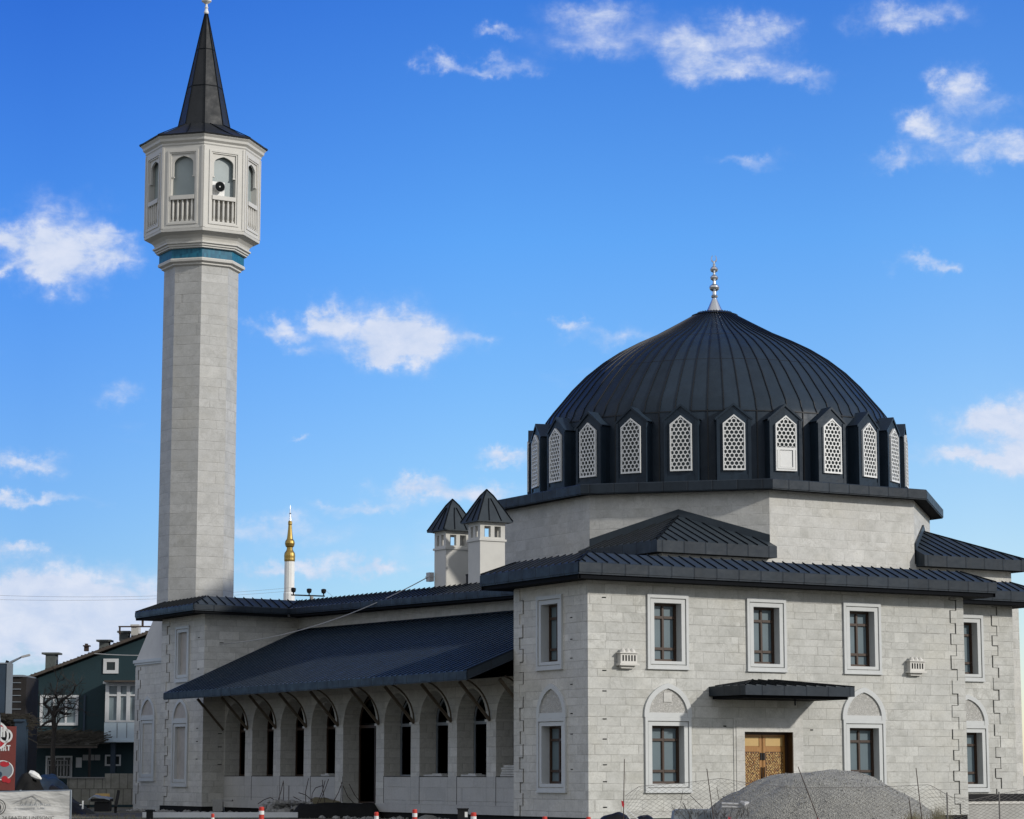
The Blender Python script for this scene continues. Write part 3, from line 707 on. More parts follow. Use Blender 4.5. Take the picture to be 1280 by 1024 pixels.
sm.build('dome_ribs', 'rib', dome, loc=(0, 0, 0))
# finial
fn = MB()
fn.lathe([(.36, 20.60), (.34, 20.66), (.22, 20.92), (.13, 21.12), (.09, 21.22), (.14, 21.26), (.15, 21.31), (.09, 21.36), (.085, 21.50), (.19, 21.58), (.215, 21.66), (.19, 21.74), (.08, 21.82), (.06, 21.95), (.15, 22.02), (.17, 22.08), (.14, 22.15), (.05, 22.22), (.05, 22.30), (.15, 22.37), (.17, 22.44), (.13, 22.52), (.05, 22.58), (.06, 22.66), (.03, 22.70), (.03, 22.78)], (0, 0), 20)
pts = []
for i in range(13):
    a = radians(-155+i*(310)/12)-pi/2; pts.append((.105*cos(a)*cos(radians(-35)), .105*cos(a)*sin(radians(-35)), 22.90+.15*sin(a)))
fn.tube(pts, [.008+.022*sin(pi*i/12) for i in range(13)], 6)
o = fn.build('finial', 'silver', mosque, loc=ML(CX, CY)); o['label'] = 'silver finial with crescent on the dome'

# dormer windows --------------------------------------------------------
def lattice(hatch=False):
    m_ = MB(); hw, z0, zs, zt = .425, 13.02, 14.83, 15.17; Y0 = -.07
    def half(z): return hw if z <= zs else hw*(zt-z)/(zt-zs)
    out = [(-hw, z0), (hw, z0), (hw, zs), (0, zt), (-hw, zs)]; b = .045
    inn = [(-hw+b, z0+b+.02), (hw-b, z0+b+.02), (hw-b, zs-.02), (0, zt-b*1.5), (-hw+b, zs-.02)]
    for i in range(5):
        j = (i+1) % 5; P = lambda q, y: (q[0], y, q[1])
        m_.poly([P(out[i], Y0-.02), P(out[j], Y0-.02), P(inn[j], Y0-.02), P(inn[i], Y0-.02)]); m_.poly([P(out[j], Y0-.02), P(out[i], Y0-.02), P(out[i], .0), P(out[j], .0)]); m_.poly([P(inn[i], Y0-.02), P(inn[j], Y0-.02), P(inn[j], 0), P(inn[i], 0)])
    s = .172; R = s/sqrt(3); rowh = s*sqrt(3)/2; r_ = 0; z = z0+.12
    def cl(x, z_):
        z_ = max(z0+.03, min(zt-.05, z_)); h = max(0.0, half(z_)-.03); return (max(-h, min(h, x)), z_)
    while z < zt:
        for i in range(-3, 4):
            x = s*(i+.5*(r_ % 2))
            if abs(x) > half(z)+.06: continue
            if hatch and z < 13.95: continue
            for k_ in range(6):
                a0, a1 = radians(30+60*k_), radians(90+60*k_)
                o0, o1 = (x+R*cos(a0), z+R*sin(a0)), (x+R*cos(a1), z+R*sin(a1)); q = .79
                i0, i1 = (x+R*q*cos(a0), z+R*q*sin(a0)), (x+R*q*cos(a1), z+R*q*sin(a1))
                o0, o1, i0, i1 = cl(*o0), cl(*o1), cl(*i0), cl(*i1)
                if (abs(o0[0]-o1[0])+abs(o0[1]-o1[1])) < .01 and (abs(i0[0]-i1[0])+abs(i0[1]-i1[1])) < .01: continue
                m_.poly([(o0[0], Y0, o0[1]), (i0[0], Y0, i0[1]), (i1[0], Y0, i1[1]), (o1[0], Y0, o1[1])])
                m_.poly([(i0[0], Y0, i0[1]), (i0[0], Y0+.05, i0[1]), (i1[0], Y0+.05, i1[1]), (i1[0], Y0, i1[1])])
        z += rowh; r_ += 1
    if hatch:
        m_.box(-hw+b, Y0-.015, 13.83, hw-b, Y0+.03, 13.93)
        m_.box(-.36, Y0-.015, 13.1, -.27, Y0+.03, 13.83); m_.box(.27, Y0-.015, 13.1, .36, Y0+.03, 13.83); m_.box(-.27, Y0-.015, 13.1, .27, Y0+.03, 13.17); m_.box(-.25, Y0+.02, 13.18, .25, Y0+.03, 13.82)
    return m_
def dormer(hatch=False):
    W_ = .66; zb, zs, zt = 12.58, 15.02, 15.58; b = MB()
    front = [(-W_, 0, zb), (W_, 0, zb), (W_, 0, zs), (0, 0, zt), (-W_, 0, zs)]; back = 1.25
    b.poly(front); 
    for i, j in ((1, 2), (4, 0)): b.poly([front[j], front[i], (front[i][0], back, front[i][2]), (front[j][0], back, front[j][2])][::-1])
    # folded casing round the window and gable roof
    for s in (-1, 1):
        b.poly([(0, -.05, zt+.05), (s*(W_+.07), -.05, zs+.0), (s*(W_+.07), back, zs+.0), (0, back, zt+.05)]); b.poly([(0, -.05, zt+.05), (s*(W_+.07), -.05, zs), (s*(W_+.07), -.05, zs-.09), (0, -.05, zt-.05)])
        b.box(*( (s*W_-.0 if s < 0 else W_-.12), -.04, zb, (s*W_+.12 if s < 0 else W_), -.002, zs-.02))
    b.box(-W_+.12, -.03, zb, W_-.12, -.002, 12.86)
    o = b.build('dormer_window', 'dome_metal', mosque, loc=(0, 0, 0))
    p = MB(); p.poly([(-.42, -.012, 13.03), (.42, -.012, 13.03), (.42, -.012, 14.83), (0, -.012, 15.16), (-.42, -.012, 14.83)]); p.build('pane', 'dark_pane', o, loc=(0, 0, 0))
    lattice(hatch).build('lattice', 'white_paint', o, loc=(0, 0, 0))
    return o
proto = dormer(); proto_h = dormer(True); used = False
RD = 7.74
for i in range(24):
    a = radians(15*i); th = a+pi/2              # local -y points outward
    lo = ML(CX+RD*cos(a), CY+RD*sin(a))
    if i == 17: proto_h.location = lo; proto_h.rotation_euler[2] = th; proto_h['label'] = 'dormer window whose lattice has a square white hatch'; continue
    if not used: proto.location = lo; proto.rotation_euler[2] = th; used = True
    else: copy_tree(proto, mosque, lo, th)

# drum and dome: enlarge the group about the camera, which sets it back
KD, TD = 1.075, Vector((3.3355, 5.3445, -.12))
for o in list(mosque.children):
    if o.name.split('.')[0] in ('drum_wall', 'corner_block_wall', 'corner_roof', 'drum_eave', 'dome', 'finial', 'dormer_window'):
        bs = Vector((0, 0, GZ)); o.location = (Vector(o.location)+bs)*KD+TD-bs; o.scale = (KD,)*3
# chimneys ------------------------------------------------------------------
def chimney(x, y, dz, wx, wy, label):
    b = MB(); z0 = 8.9; z1 = 11.24+dz
    b.box(x, y, z0, x+wx, y+wy, z1); b.box(x-.05, y-.05, z1+.001, x+wx+.05, y+wy+.05, z1+.09)
    zh0, zh1, zt = z1+.10, z1+.62, z1+.74
    # lantern with openings: corner posts, middle posts
    for px_ in (0, .5, 1):
        for py_ in (0, .5, 1):
            if px_ == .5 and py_ == .5: continue
            w_ = .20 if px_ != .5 and py_ != .5 else .18
            cx_ = x+w_/2+(wx-w_)*px_; cy_ = y+w_/2+(wy-w_)*py_; b.box(cx_-w_/2, cy_-w_/2, z1+.0905, cx_+w_/2, cy_+w_/2, zh1)
    b.box(x+.003, y+.003, z1+.0905, x+wx-.003, y+wy-.003, z1+.17); b.box(x, y, zh1+.0005, x+wx, y+wy, zt); b.box(x-.06, y-.06, zt+.0005, x+wx+.06, y+wy+.06, zt+.07)
    o = b.build('chimney', 'plaster', mosque); o['label'] = label
    c = MB(); e = .24; ze = zt+.075; X0, X1, Y0, Y1 = x-e, x+wx+e, y-e, y+wy+e; mx, my = (X0+X1)/2, (Y0+Y1)/2; H = 1.36
    # bell-cast pyramid: slight outward kick at the foot
    k1 = .62
    ring0 = [(X0, Y0, ze), (X1, Y0, ze), (X1, Y1, ze), (X0, Y1, ze)]
    ring1 = [(mx+(p[0]-mx)*k1, my+(p[1]-my)*k1, ze+H*.42) for p in ring0]; ring2 = [(mx+(p[0]-mx)*.26, my+(p[1]-my)*.26, ze+H*.80) for p in ring0]
    for A, B in ((ring0, ring1), (ring1, ring2)):
        for i in range(4): j = (i+1) % 4; c.poly([A[i], A[j], B[j], B[i]])
    for i in range(4): j = (i+1) % 4; c.poly([ring2[i], ring2[j], (mx, my, ze+H)])
    c.poly(ring0[::-1]); c.box(X0, Y0, ze-.04, X1, Y1, ze-.001)
    cc = c.build('chimney_cap', 'roof_metal', o, loc=(0, 0, 0))
    s = MB()
    for i in range(4):
        s.bar(Vector(ring0[i])+Vector((0, 0, .02)), Vector(ring1[i])+Vector((0, 0, .02)), .045, .05); s.bar(Vector(ring1[i])+Vector((0, 0, .02)), Vector(ring2[i])+Vector((0, 0, .02)), .045, .05); s.bar(Vector(ring2[i])+Vector((0, 0, .02)), (mx, my, ze+H+.02), .045, .05)
        j = (i+1) % 4
        for t in (.33, .67):
            A = Vector(ring0[i]).lerp(Vector(ring0[j]), t); B = Vector(ring1[i]).lerp(Vector(ring1[j]), t+(.5-t)*.1); C_ = Vector(ring2[i]).lerp(Vector(ring2[j]), .5); s.bar(A+Vector((0, 0, .02)), B+Vector((0, 0, .02)), .035, .05); s.bar(B+Vector((0, 0, .02)), B.lerp(C_, .75)+Vector((0, 0, .02)), .035, .05)
    s.build('cap_seams', 'seam', o, loc=(0, 0, 0))
chimney(4.85, 16.09, -.20, 1.18, 1.0, 'right chimney, standing closer to the drum')
chimney(4.85, 19.03, -.32, 1.18, 1.0, 'left chimney, standing farther from the drum')
b = MB(); b.box(4.62, 20.04, 9.62, 4.84, 20.34, 10.0); b.box(4.60, 20.02, 9.80, 4.84, 20.38, 9.84); b.build('junction_box', 'grey_plastic', mosque)
b = MB(); b.lathe([(.19, 8.98), (.19, 9.72), (.21, 9.72), (.21, 9.78), (0, 9.80)], (5.3, 17.7), 12); b.build('vent_pipe', 'black', mosque)

# portico roof ------------------------------------------------------------
PX = 1.07; XE = -1.95; YN, YF = 4.99, 33.19; XW = 4.74
zr = lambda y: 7.78+.01238*y
pr = MB()
nseg = 14
for i in range(nseg):
    a, b_ = YN+(YF-YN)*i/nseg, YN+(YF-YN)*(i+1)/nseg
    pr.poly([(XE, b_, 5.18), (XE, a, 5.18), (XW, a, zr(a)), (XW, b_, zr(b_))])
po = pr.build('portico_roof', 'portico_metal', mosque); po['label'] = 'long sloping porch roof with narrow standing seams'
f = MB(); f.poly([(XE, YF, 4.86), (XE, YN, 4.86), (XE, YN, 5.18), (XE, YF, 5.18)]); f.poly([(XE-.02, YF, 4.9), (XE-.02, YN, 4.9), (XE-.02, YN, 5.16), (XE-.02, YF, 5.16)])
f.poly([(XE, YN-.001, 4.86), (0, YN-.001, 4.86+(zr(YN)-5.18)*(0-XE)/(XW-XE)), (0, YN-.001, 5.18+(zr(YN)-5.18)*(0-XE)/(XW-XE)), (XE, YN-.001, 5.18)])
f.poly([(XE, YF, 5.18), (0, YF, 5.18+(zr(YF)-5.18)*(0-XE)/(XW-XE)), (0, YF, 5.0), (XE, YF, 4.86)])
f.build('fascia', 'fascia_metal', po, loc=(0, 0, 0))
s = MB(); s.poly([(XE, YN, 4.87), (XE, YF, 4.87), (PX, YF, 5.12), (PX, YN, 5.12)]); s.build('soffit', 'soffit_wood', po, loc=(0, 0, 0))
s = MB(); y = YN+.2
while y < YF-.1:
    s.bar((XE-.03, y, 5.195), (XW, y, zr(y)+.015), .03, .03); y += .43
s.bar((XE, YN+.02, 5.21), (.0, YN+.02, 5.21+(zr(YN)-5.18)*(0-XE)/(XW-XE)), .06, .06); s.bar((XW-.02, YF, zr(YF)+.03), (XW-.02, YN, zr(YN)+.03), .08, .06)
s.build('standing_seams', 'seam_blue', po, loc=(0, 0, 0))

# arcade ---------------------------------------------------------------------
piers = [(4.99, 5.9), (8.17, 8.89), (11.16, 11.87), (14.19, 14.92), (17.22, 17.93), (20.93, 21.67), (24.01, 24.72), (27.10, 27.82), (30.10, 30.86), (33.12, 33.19)]
ar = MB(); ZS, ZC, ZT = 1.46, 3.53, 5.11; DP = .73
pl = MB()
for i, (a, b_) in enumerate(piers):
    ar.poly([(PX, b_, .36), (PX, a, .36), (PX, a, ZC), (PX, b_, ZC)]) if i in (4, 5) else ar.poly([(PX, b_, ZS), (PX, a, ZS), (PX, a, ZC), (PX, b_, ZC)])
    z_lo = .36 if i in (4, 5) else ZS
    ar.poly([(PX, a, z_lo), (PX+DP, a, z_lo), (PX+DP, a, ZC), (PX, a, ZC)]) ; ar.poly([(PX+DP, b_, .36), (PX, b_, .36), (PX, b_, ZC), (PX+DP, b_, ZC)])
for i in range(9):
    y0, y1 = piers[i][1], piers[i+1][0]; door = (i == 4)
    c = (y0+y1)/2; hw = (y1-y0)/2; rise = 1.24 if not door else 1.42
    cur = arch_curve(hw, rise, 12, .12)
    m0 = (piers[i][0]+piers[i][1])/2 if i else piers[0][0]; m1 = (piers[i+1][0]+piers[i+1][1])/2 if i < 8 else piers[9][1]
    # wall face above capitals (concave n-gon split in two halves)
    L = [(PX, c-x, ZC+z) for x, z in cur]        # from y1 side to y0 side
    half = len(L)//2
    ar.poly([(PX, m1, ZC)]+L[:half+1]+[(PX, c, ZT), (PX, m1, ZT)]); ar.poly(L[half:]+[(PX, m0, ZC), (PX, m0, ZT), (PX, c, ZT)])
    for p, q in zip(L, L[1:]): ar.poly([p, q, (PX+DP, q[1], q[2]), (PX+DP, p[1], p[2])], smooth=True)
    if not door:
        ar.poly([(PX, y1, ZS), (PX, y0, ZS), (PX+DP, y0, ZS), (PX+DP, y1, ZS)])
    else: ar.poly([(PX, y1, .36), (PX, y0, .36), (PX+3, y0, .36), (PX+3, y1, .36)])
# archivolt recess: thin reveal panels under the sills between the piers
for i in range(9):
    if i == 4: continue
    y0, y1 = piers[i][1], piers[i+1][0]
    pl.poly([(PX-.004, y1+.0, .38), (PX-.004, y0, .38), (PX-.004, y0, ZS), (PX-.004, y1, ZS)])
for i, (a, b_) in enumerate(piers):
    if i in (4, 5): continue
    pl.poly([(PX, b_, .38), (PX, a, .38), (PX, a, ZS), (PX, b_, ZS)])
pl.box(PX-.03, piers[5][0], .05, PX+.3, YF, .375); pl.box(PX-.03, YN, .05, PX+.3, piers[4][1], .375)
ar.build('arcade_wall', 'stone', mosque)['label'] = 'arcade of nine pointed arches on square piers'
pl.build('parapet', 'stone_plinth', mosque)
cp = MB(); jn = MB()
for i, (a, b_) in enumerate(piers[1:9]):
    cp = MB(); cp.box(PX-.05, a-.05, ZC-.05, PX+DP, b_+.05, ZC+.04); cp.build('capital', 'cast_stone', mosque)
    y_ = a if i < 4 else a
    jn = MB(); jn.box(PX-.012, a-.012, .4, PX-.0045, a+.012, ZS-.01); jn.build('parapet_joint', 'bitumen', mosque)
for i in range(9):
    if i == 4: continue
    y0, y1 = piers[i][1], piers[i+1][0]; jn = MB(); jn.box(PX-.02, y0+.002, ZS-.018, PX+.02, y1-.002, ZS+.006); jn.build('parapet_joint', 'bitumen', mosque)
# windows in the arcade
def arcade_window(i):
    y0, y1 = piers[i][1], piers[i+1][0]; door = i == 4; hw = (y1-y0)/2-.06; z0 = (ZS if not door else .36); f = MB(); sp = ZC
    cur = arch_curve(hw, 1.12 if not door else 1.3, 10, .12); Y = 0; t = .07
    inn = arch_curve(hw-t, (1.12 if not door else 1.3)-t, 10, .12)
    for (o0, o1, i0, i1) in zip(cur, cur[1:], inn, inn[1:]):
        f.poly([(o0[0], Y, sp+o0[1]), (o1[0], Y, sp+o1[1]), (i1[0], Y, sp+i1[1]), (i0[0], Y, sp+i0[1])]); f.poly([(i0[0], Y, sp+i0[1]), (i1[0], Y, sp+i1[1]), (i1[0], Y+.07, sp+i1[1]), (i0[0], Y+.07, sp+i0[1])])
    f.box(-hw, Y, z0, -hw+t, Y+.08, sp); f.box(hw-t, Y, z0, hw, Y+.08, sp); f.box(-hw+t, Y-.01, sp-.1, hw-t, Y+.08, sp+.02); f.box(-.035, Y, z0+.03, .035, Y+.07, sp-.1)
    f.box(-hw+t, Y, z0, hw-t, Y+.08, z0+.06)
    o = f.build('arcade_window' if not door else 'porch_door', 'lamp_grey' if i < 4 else 'wood', mosque, loc=ML(PX+DP-.02, (y0+y1)/2), rotz=-pi/2)
    p = MB(); p.poly([(-hw, .05, z0), (hw, .05, z0), (hw, .05, sp-.05), (-hw, .05, sp-.05)]); p.build('pane', 'dark_pane', o, loc=(0, 0, 0))
    p = MB(); p.poly([(x, .05, sp+z) for x, z in cur]); p.build('fanlight', 'teal_pane' if i < 4 else 'dark_pane', o, loc=(0, 0, 0))
for i in range(9): arcade_window(i)
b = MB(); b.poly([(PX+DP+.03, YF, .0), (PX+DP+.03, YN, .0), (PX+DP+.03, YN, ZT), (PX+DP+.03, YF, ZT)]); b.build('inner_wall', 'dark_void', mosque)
# struts under the porch roof
for i, (a, b_) in enumerate(piers):
    y = (a+b_)/2 if 0 < i < 9 else (a+.1 if i == 9 else 5.55)
    s = MB(); s.bar((PX-.06, y, ZC+.0), (PX-1.36, y, 5.42-.48), .10, .095, up=(0, 1, 0))
    pts = []
    for q in range(9):
        t = q/8; bu = .30*sin(pi*t)**.8
        pts.append((PX-.06-1.08*t+bu*.8, y, ZC+.04+1.48*t+bu*.6))
    for p, q in zip(pts, pts[1:]): s.bar(p, q, .06, .03, up=(0, 1, 0))
    s.build('roof_strut', 'strut_wood', mosque)
b = MB(); b.tube([(PX-.02, 22.5, 4.55), (PX-.16, 22.5, 4.5), (PX-.17, 22.5, 4.2)], .035); b.build('porch_lamp', 'white_paint', mosque)

# ================================================================== MINARET
MX, MY = 2.45, 40.2
mina = thing('minaret', 'tall octagonal stone minaret with an enclosed gallery and dark pointed spire', 'minaret', (MX, MY, GZ))
mp = lambda mb, name, mats, **k: mb.build(name, mats, mina, **k)
A_ = 2.15
b = MB(); wall(b, (MX-A_, MY+A_), (MX-A_, MY-A_), GZ, 6.83); wall(b, (MX-A_, MY-A_), (MX+A_, MY-A_), GZ, 6.83); wall(b, (MX+A_, MY-A_), (MX+A_, MY+A_), GZ, 6.83); wall(b, (MX+A_, MY+A_), (MX-A_, MY+A_), GZ, 6.83)
base = mp(b, 'base', 'stone')
b = MB(); e = .12
b.box(MX-A_-.06, MY-A_-.06, 6.80, MX+A_+.06, MY+A_+.06, 6.90); b.box(MX-A_-e, MY-A_-e, 6.901, MX+A_+e, MY+A_+e, 7.05)
mp(b, 'base_cornice', 'trim')
R0 = 1.86
def o8(R, z, k_): a = radians(22.5+45*k_); return (MX+R*cos(a), MY+R*sin(a), z)
b = MB(); sq = [(MX+A_, MY+A_), (MX-A_, MY+A_), (MX-A_, MY-A_), (MX+A_, MY-A_)]; zt, zb = 9.35, 7.05
for k_ in range(4):
    c = (*sq[k_], zb); p, q = o8(R0, zt, 2*k_), o8(R0, zt, 2*k_+1)
    b.poly([c, q, p]) if False else b.poly([c, p, q][::-1])
    n = (*sq[(k_+1) % 4], zb); p2 = o8(R0, zt, 2*k_+2); b.poly([c, n, p2, q])
mp(b, 'base_transition', 'plaster')
b = MB(); b.lathe([(R0, 9.3), (1.84, 26.35)], (MX, MY), 8, a0=radians(22.5), smooth=False); mp(b, 'shaft', 'stone_shaft')
b = MB(); b.lathe([(1.84, 26.30), (1.98, 26.36), (1.98, 26.43), (2.15, 26.50), (2.17, 26.60), (2.13, 26.64), (2.13, 26.66)], (MX, MY), 8, a0=radians(22.5), smooth=False)
mp(b, 'lower_moulding', 'cast_stone'); b = MB(); b.lathe([(2.13, 27.12), (2.26, 27.14), (2.26, 27.21), (2.34, 27.23), (2.34, 27.31), (2.44, 27.34), (2.44, 27.42), (2.32, 27.45), (2.40, 27.60), (2.56, 27.74), (2.80, 27.84), (2.86, 27.86), (2.88, 27.98), (2.84, 28.02)], (MX, MY), 8, a0=radians(22.5), smooth=False)
mp(b, 'corbel_moulding', 'cast_stone'); b = MB(); b.lathe([(2.84, 32.14), (2.90, 32.22), (2.90, 32.30), (3.02, 32.40), (3.04, 32.52), (3.14, 32.62), (3.14, 32.68)], (MX, MY), 8, a0=radians(22.5), smooth=False)
mp(b, 'cornice', 'cast_stone')
b = MB(); b.lathe([(2.10, 26.64), (2.10, 27.13)], (MX, MY), 8, a0=radians(22.5), smooth=False); mp(b, 'tile_band', 'tiles')
# gallery panels
apo = 2.86*cos(pi/8); half = 2.86*sin(pi/8)
def gallery(par):
    g = MB(); hw, z0, z1 = .62, 28.36, 31.77
    for (x0, x1, a, c) in ((-half, -hw, 27.98, 32.16), (hw, half, 27.98, 32.16), (-hw, hw, 27.98, z0), (-hw, hw, z1, 32.16)): g.poly([(x0, 0, a), (x1, 0, a), (x1, 0, c), (x0, 0, c)])
    dp = .30
    g.poly([(-hw, 0, z0), (-hw, 0, z1), (-hw, dp, z1), (-hw, dp, z0)]); g.poly([(hw, 0, z0), (hw, dp, z0), (hw, dp, z1), (hw, 0, z1)]); g.poly([(-hw, 0, z1), (hw, 0, z1), (hw, dp, z1), (-hw, dp, z1)]); g.poly([(-hw, 0, z0), (-hw, dp, z0), (hw, dp, z0), (hw, 0, z0)])
    # raised frame round the opening, corner strips
    for q in ((-.80, z0-.16, -.70, z1+.17), (.70, z0-.16, .80, z1+.17)): g.box(q[0], -.04, q[1], q[2], -.001, q[3])
    g.box(-.70, -.04, z0-.16, .70, -.001, z0-.06); g.box(-.70, -.04, z1+.07, .70, -.001, z1+.17)
    for s in (-1, 1): x0, x1 = sorted((s*(half-.005), s*(half-.11))); g.box(x0, -.035, 28.02, x1, -.001, 32.12)
    g.box(-half+.11, -.02, 28.0, half-.11, -.001, 28.10)
    o = g.build('gallery_panel', 'cast_stone', par, loc=(0, 0, 0))
    a = MB(); cw = .105
    cur = arch_curve(hw-cw, .36, 8, 1.1); Y = .06
    L = [(x, Y, 31.3+z) for x, z in cur]; h = len(L)//2
    a.poly([(-hw, Y, 30.62), (-hw+cw, Y, 30.62)]+L[:h+1]+[(0, Y, z1), (-hw, Y, z1)]); a.poly(L[h:]+[(hw-cw, Y, 30.62), (hw, Y, 30.62), (hw, Y, z1), (0, Y, z1)])
    fl = [(-hw+cw, Y, 30.62)]+L+[(hw-cw, Y, 30.62)]
    for p, q in zip(fl, fl[1:]): a.poly([p, q, (q[0], Y+.1, q[2]), (p[0], Y+.1, p[2])])
    a.box(-hw, Y-.03, 30.58, -hw+cw+.03, Y+.1, 30.64); a.box(hw-cw-.03, Y-.03, 30.58, hw, Y+.1, 30.64)
    a.build('arch', 'cast_stone', o, loc=(0, 0, 0))
    r_ = MB(); r_.box(-hw+.002, -.05, 29.45, hw-.002, .12, 29.66)
    r_.build('rail', 'cast_stone', o, loc=(0, 0, 0))
    for i in range(5):
        x = -hw+.124*(2*i+1); q = MB()
        q.box(x-.055, .0, z0+.003, x+.055, .11, z0+.09); q.lathe([(.04, z0+.09), (.062, z0+.3), (.062, 29.2), (.045, 29.38), (.055, 29.44)], (x, .055), 8); q.build('baluster', 'cast_stone', o, loc=(0, 0, 0))
    p = MB(); p.box(-hw+.002, .17, z0+.002, hw-.002, .20, 29.55); p.build('back_panel', 'roughcast', o, loc=(0, 0, 0))
    p = MB(); p.poly([(-hw, dp, z0), (hw, dp, z0), (hw, dp, z1), (-hw, dp, z1)]); p.build('pane', 'pale_pane', o, loc=(0, 0, 0))
    return o
gp = gallery(mina)
for i in range(8):
    a = radians(45*i); lo = (apo*cos(a), apo*sin(a), -GZ)
    if i == 0: gp.location = lo; gp.rotation_euler[2] = a+pi/2
    else: copy_tree(gp, mina, lo, a+pi/2)
# loudspeaker in the front opening (face towards -y)
s = MB(); yb = MY-apo-.02
s.lathe([(.26, 0), (.245, .03), (.12, .22), (.06, .30)], (0, 0), 20); s.lathe([(.262, -.005), (.275, 0), (.262, .02)], (0, 0), 20)
sp = s.build('loudspeaker', 'grey_plastic', mina, loc=(-.22, yb-MY-.0, 30.12-GZ)); sp.rotation_euler = (-pi/2, 0, 0)
s = MB(); s.lathe([(0, .03), (.15, .02), (.235, .010)], (0, 0), 20); s.build('horn_mouth', 'dark_void', sp, loc=(0, 0, 0)); s = MB(); s.lathe([(0, .0), (.035, .012), (.04, .04)], (0, 0), 12); s.build('horn_centre', 'white_paint', sp, loc=(0, 0, 0))
s = MB(); s.box(-.36, -.30, .27, .36, .44, .30); s.build('back_plate', 'white_paint', sp, loc=(0, 0, 0))
# spire
b = MB(); b.lathe([(3.20, 32.66), (3.22, 32.72), (2.3, 33.12), (1.34, 33.66)], (MX, MY), 8, a0=radians(22.5), smooth=False); b.lathe([(0, 32.66), (3.20, 32.66)], (MX, MY), 8, a0=radians(22.5), smooth=False)
mp(b, 'gallery_roof', 'spire_metal')
b = MB(); b.lathe([(1.32, 33.62), (.06, 39.74)], (MX, MY), 8, a0=radians(22.5), smooth=False); spi = mp(b, 'spire', 'spire_metal')
b = MB()
for k_ in range(8):
    b.bar(o8(1.33, 33.62, k_), o8(.07, 39.74, k_), .045, .04); b.bar(o8(3.2, 32.73, k_), o8(1.33, 33.67, k_), .045, .04)
    p, q = Vector(o8(3.2, 32.71, k_)).lerp(Vector(o8(3.2, 32.71, k_+1)), .62), Vector(o8(1.35, 33.66, k_)).lerp(Vector(o8(1.35, 33.66, k_+1)), .3); b.bar(p, q, .035, .05)
    for z in (35.75, 37.75):
        r_ = 1.32+(0.06-1.32)*(z-33.62)/(39.74-33.62)+.008; b.bar(o8(r_, z, k_), o8(r_, z, k_+1), .02, .05)
b.build('spire_seams', 'seam', mina)
b = MB(); b.lathe([(.10, 39.68), (.13, 39.74), (.10, 39.84), (.065, 39.95), (.10, 40.02), (.06, 40.08), (.05, 40.2), (.13, 40.25), (.25, 40.34), (.24, 40.42), (.12, 40.50), (.05, 40.56), (.05, 40.7), (.13, 40.8), (.05, 40.95), (.03, 41.3), (0, 41.35)], (MX, MY), 14)
mp(b, 'finial', 'white_paint')
# blind arched window of the base
tmp = copy_tree(bl2, mina, (-A_, MY*0+(40.6-MY), .24-GZ), -pi/2); tmp['label'] = 'walled-up arched window of the minaret base'
q_ = MB(); z = GZ+.3; kk = 0; rnd = random.Random(5)
while z < 6.6:
    h = min(rnd.uniform(.4, .55), 6.7-z); L = .62 if kk % 2 else .34; y1 = MY+A_
    q_.box(MX-A_-.025, y1-L, z, MX-A_+.01, y1, z+h); q_.box(MX-A_-.008, y1-L-.04, z, MX-A_+.004, y1-L, z+h, 1); z += h; kk += 1  # dark strip stands for the stepped joint and its edge shadow
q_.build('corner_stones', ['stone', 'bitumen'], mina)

# ================================================================== SURROUNDINGS
class Fr:
    """upright frame facing the camera side at distance W: s to the right, d backwards, z up"""
    def __init__(s, W): s.W = W
    def p(s, a, z, d=0.0): q = CAM+RT*a+FW*(s.W+d); return Vector((q.x, q.y, z))
    def px(s, x, y, d=0.0): a, z = loc2(x, y, s.W+d); return a, z
    def box(s, mb, a0, z0, a1, z1, d0, d1, mi=0):
        c = s.p((a0+a1)/2, (z0+z1)/2, (d0+d1)/2); mb.obox(c, RT*abs(a1-a0)/2, FW*(d1-d0)/2, Vector((0, 0, abs(z1-z0)/2)), mi)
    def pbox(s, mb, x0, y0, x1, y1, d0, d1, mi=0):          # measured from photo pixels at this distance
        a0, z1 = s.px(x0, y0, d0); a1, z0 = s.px(x1, y1, d0); s.box(mb, a0, z0, a1, z1, d0, d1, mi); return a0, z0, a1, z1
def base_of(fr, x, z=GZ): a, _ = fr.px(x, 1000); return tuple(fr.p(a, z))

# ---- green house
H = Fr(131.0)
house = thing('house', 'dark teal house with sloping roof and glazed white bay, beyond the minaret', 'house', base_of(H, 100))
hl = lambda mb, n, m_, **k: mb.build(n, m_, house, **k)
a0, z0 = H.px(27, 845); a1, z1 = H.px(187, 785); a2 = H.px(232, 770)[0]; sl_ = (z1-z0)/(a1-a0); z0 -= .40; z1 -= .40; zr_ = z0+sl_*(a2-a0); a3 = a2+(a2-a0)
b = MB(); F3 = [H.p(a0, GZ), H.p(a3, GZ), H.p(a3, z0), H.p(a2, zr_), H.p(a0, z0)]
b.poly(F3); B3 = [p+FW*11 for p in F3]; b.poly(B3[::-1])
for i, j in ((0, 4), (2, 1)): b.poly([F3[i], F3[j], B3[j], B3[i]])
hl(b, 'wall', 'house_paint')
b = MB()
for (pa, pz), (qa, qz) in (((a0-.9, z0-.9*sl_), (a2, zr_)), ((a2, zr_), (a3+.9, z0-.9*sl_))):
    P0, P1 = H.p(pa, pz+.06, -.5), H.p(qa, qz+.06, -.5); T = Vector((0, 0, .16)); d_ = FW*12
    b.poly([P0, P1, P1+T, P0+T]); b.poly([P0+T, P1+T, P1+T+d_, P0+T+d_]); b.poly([P1, P0, P0+d_, P1+d_]); b.poly([P0, P0+T, P0+T+d_, P0+d_])
roof = hl(b, 'roof', 'roof_edge')
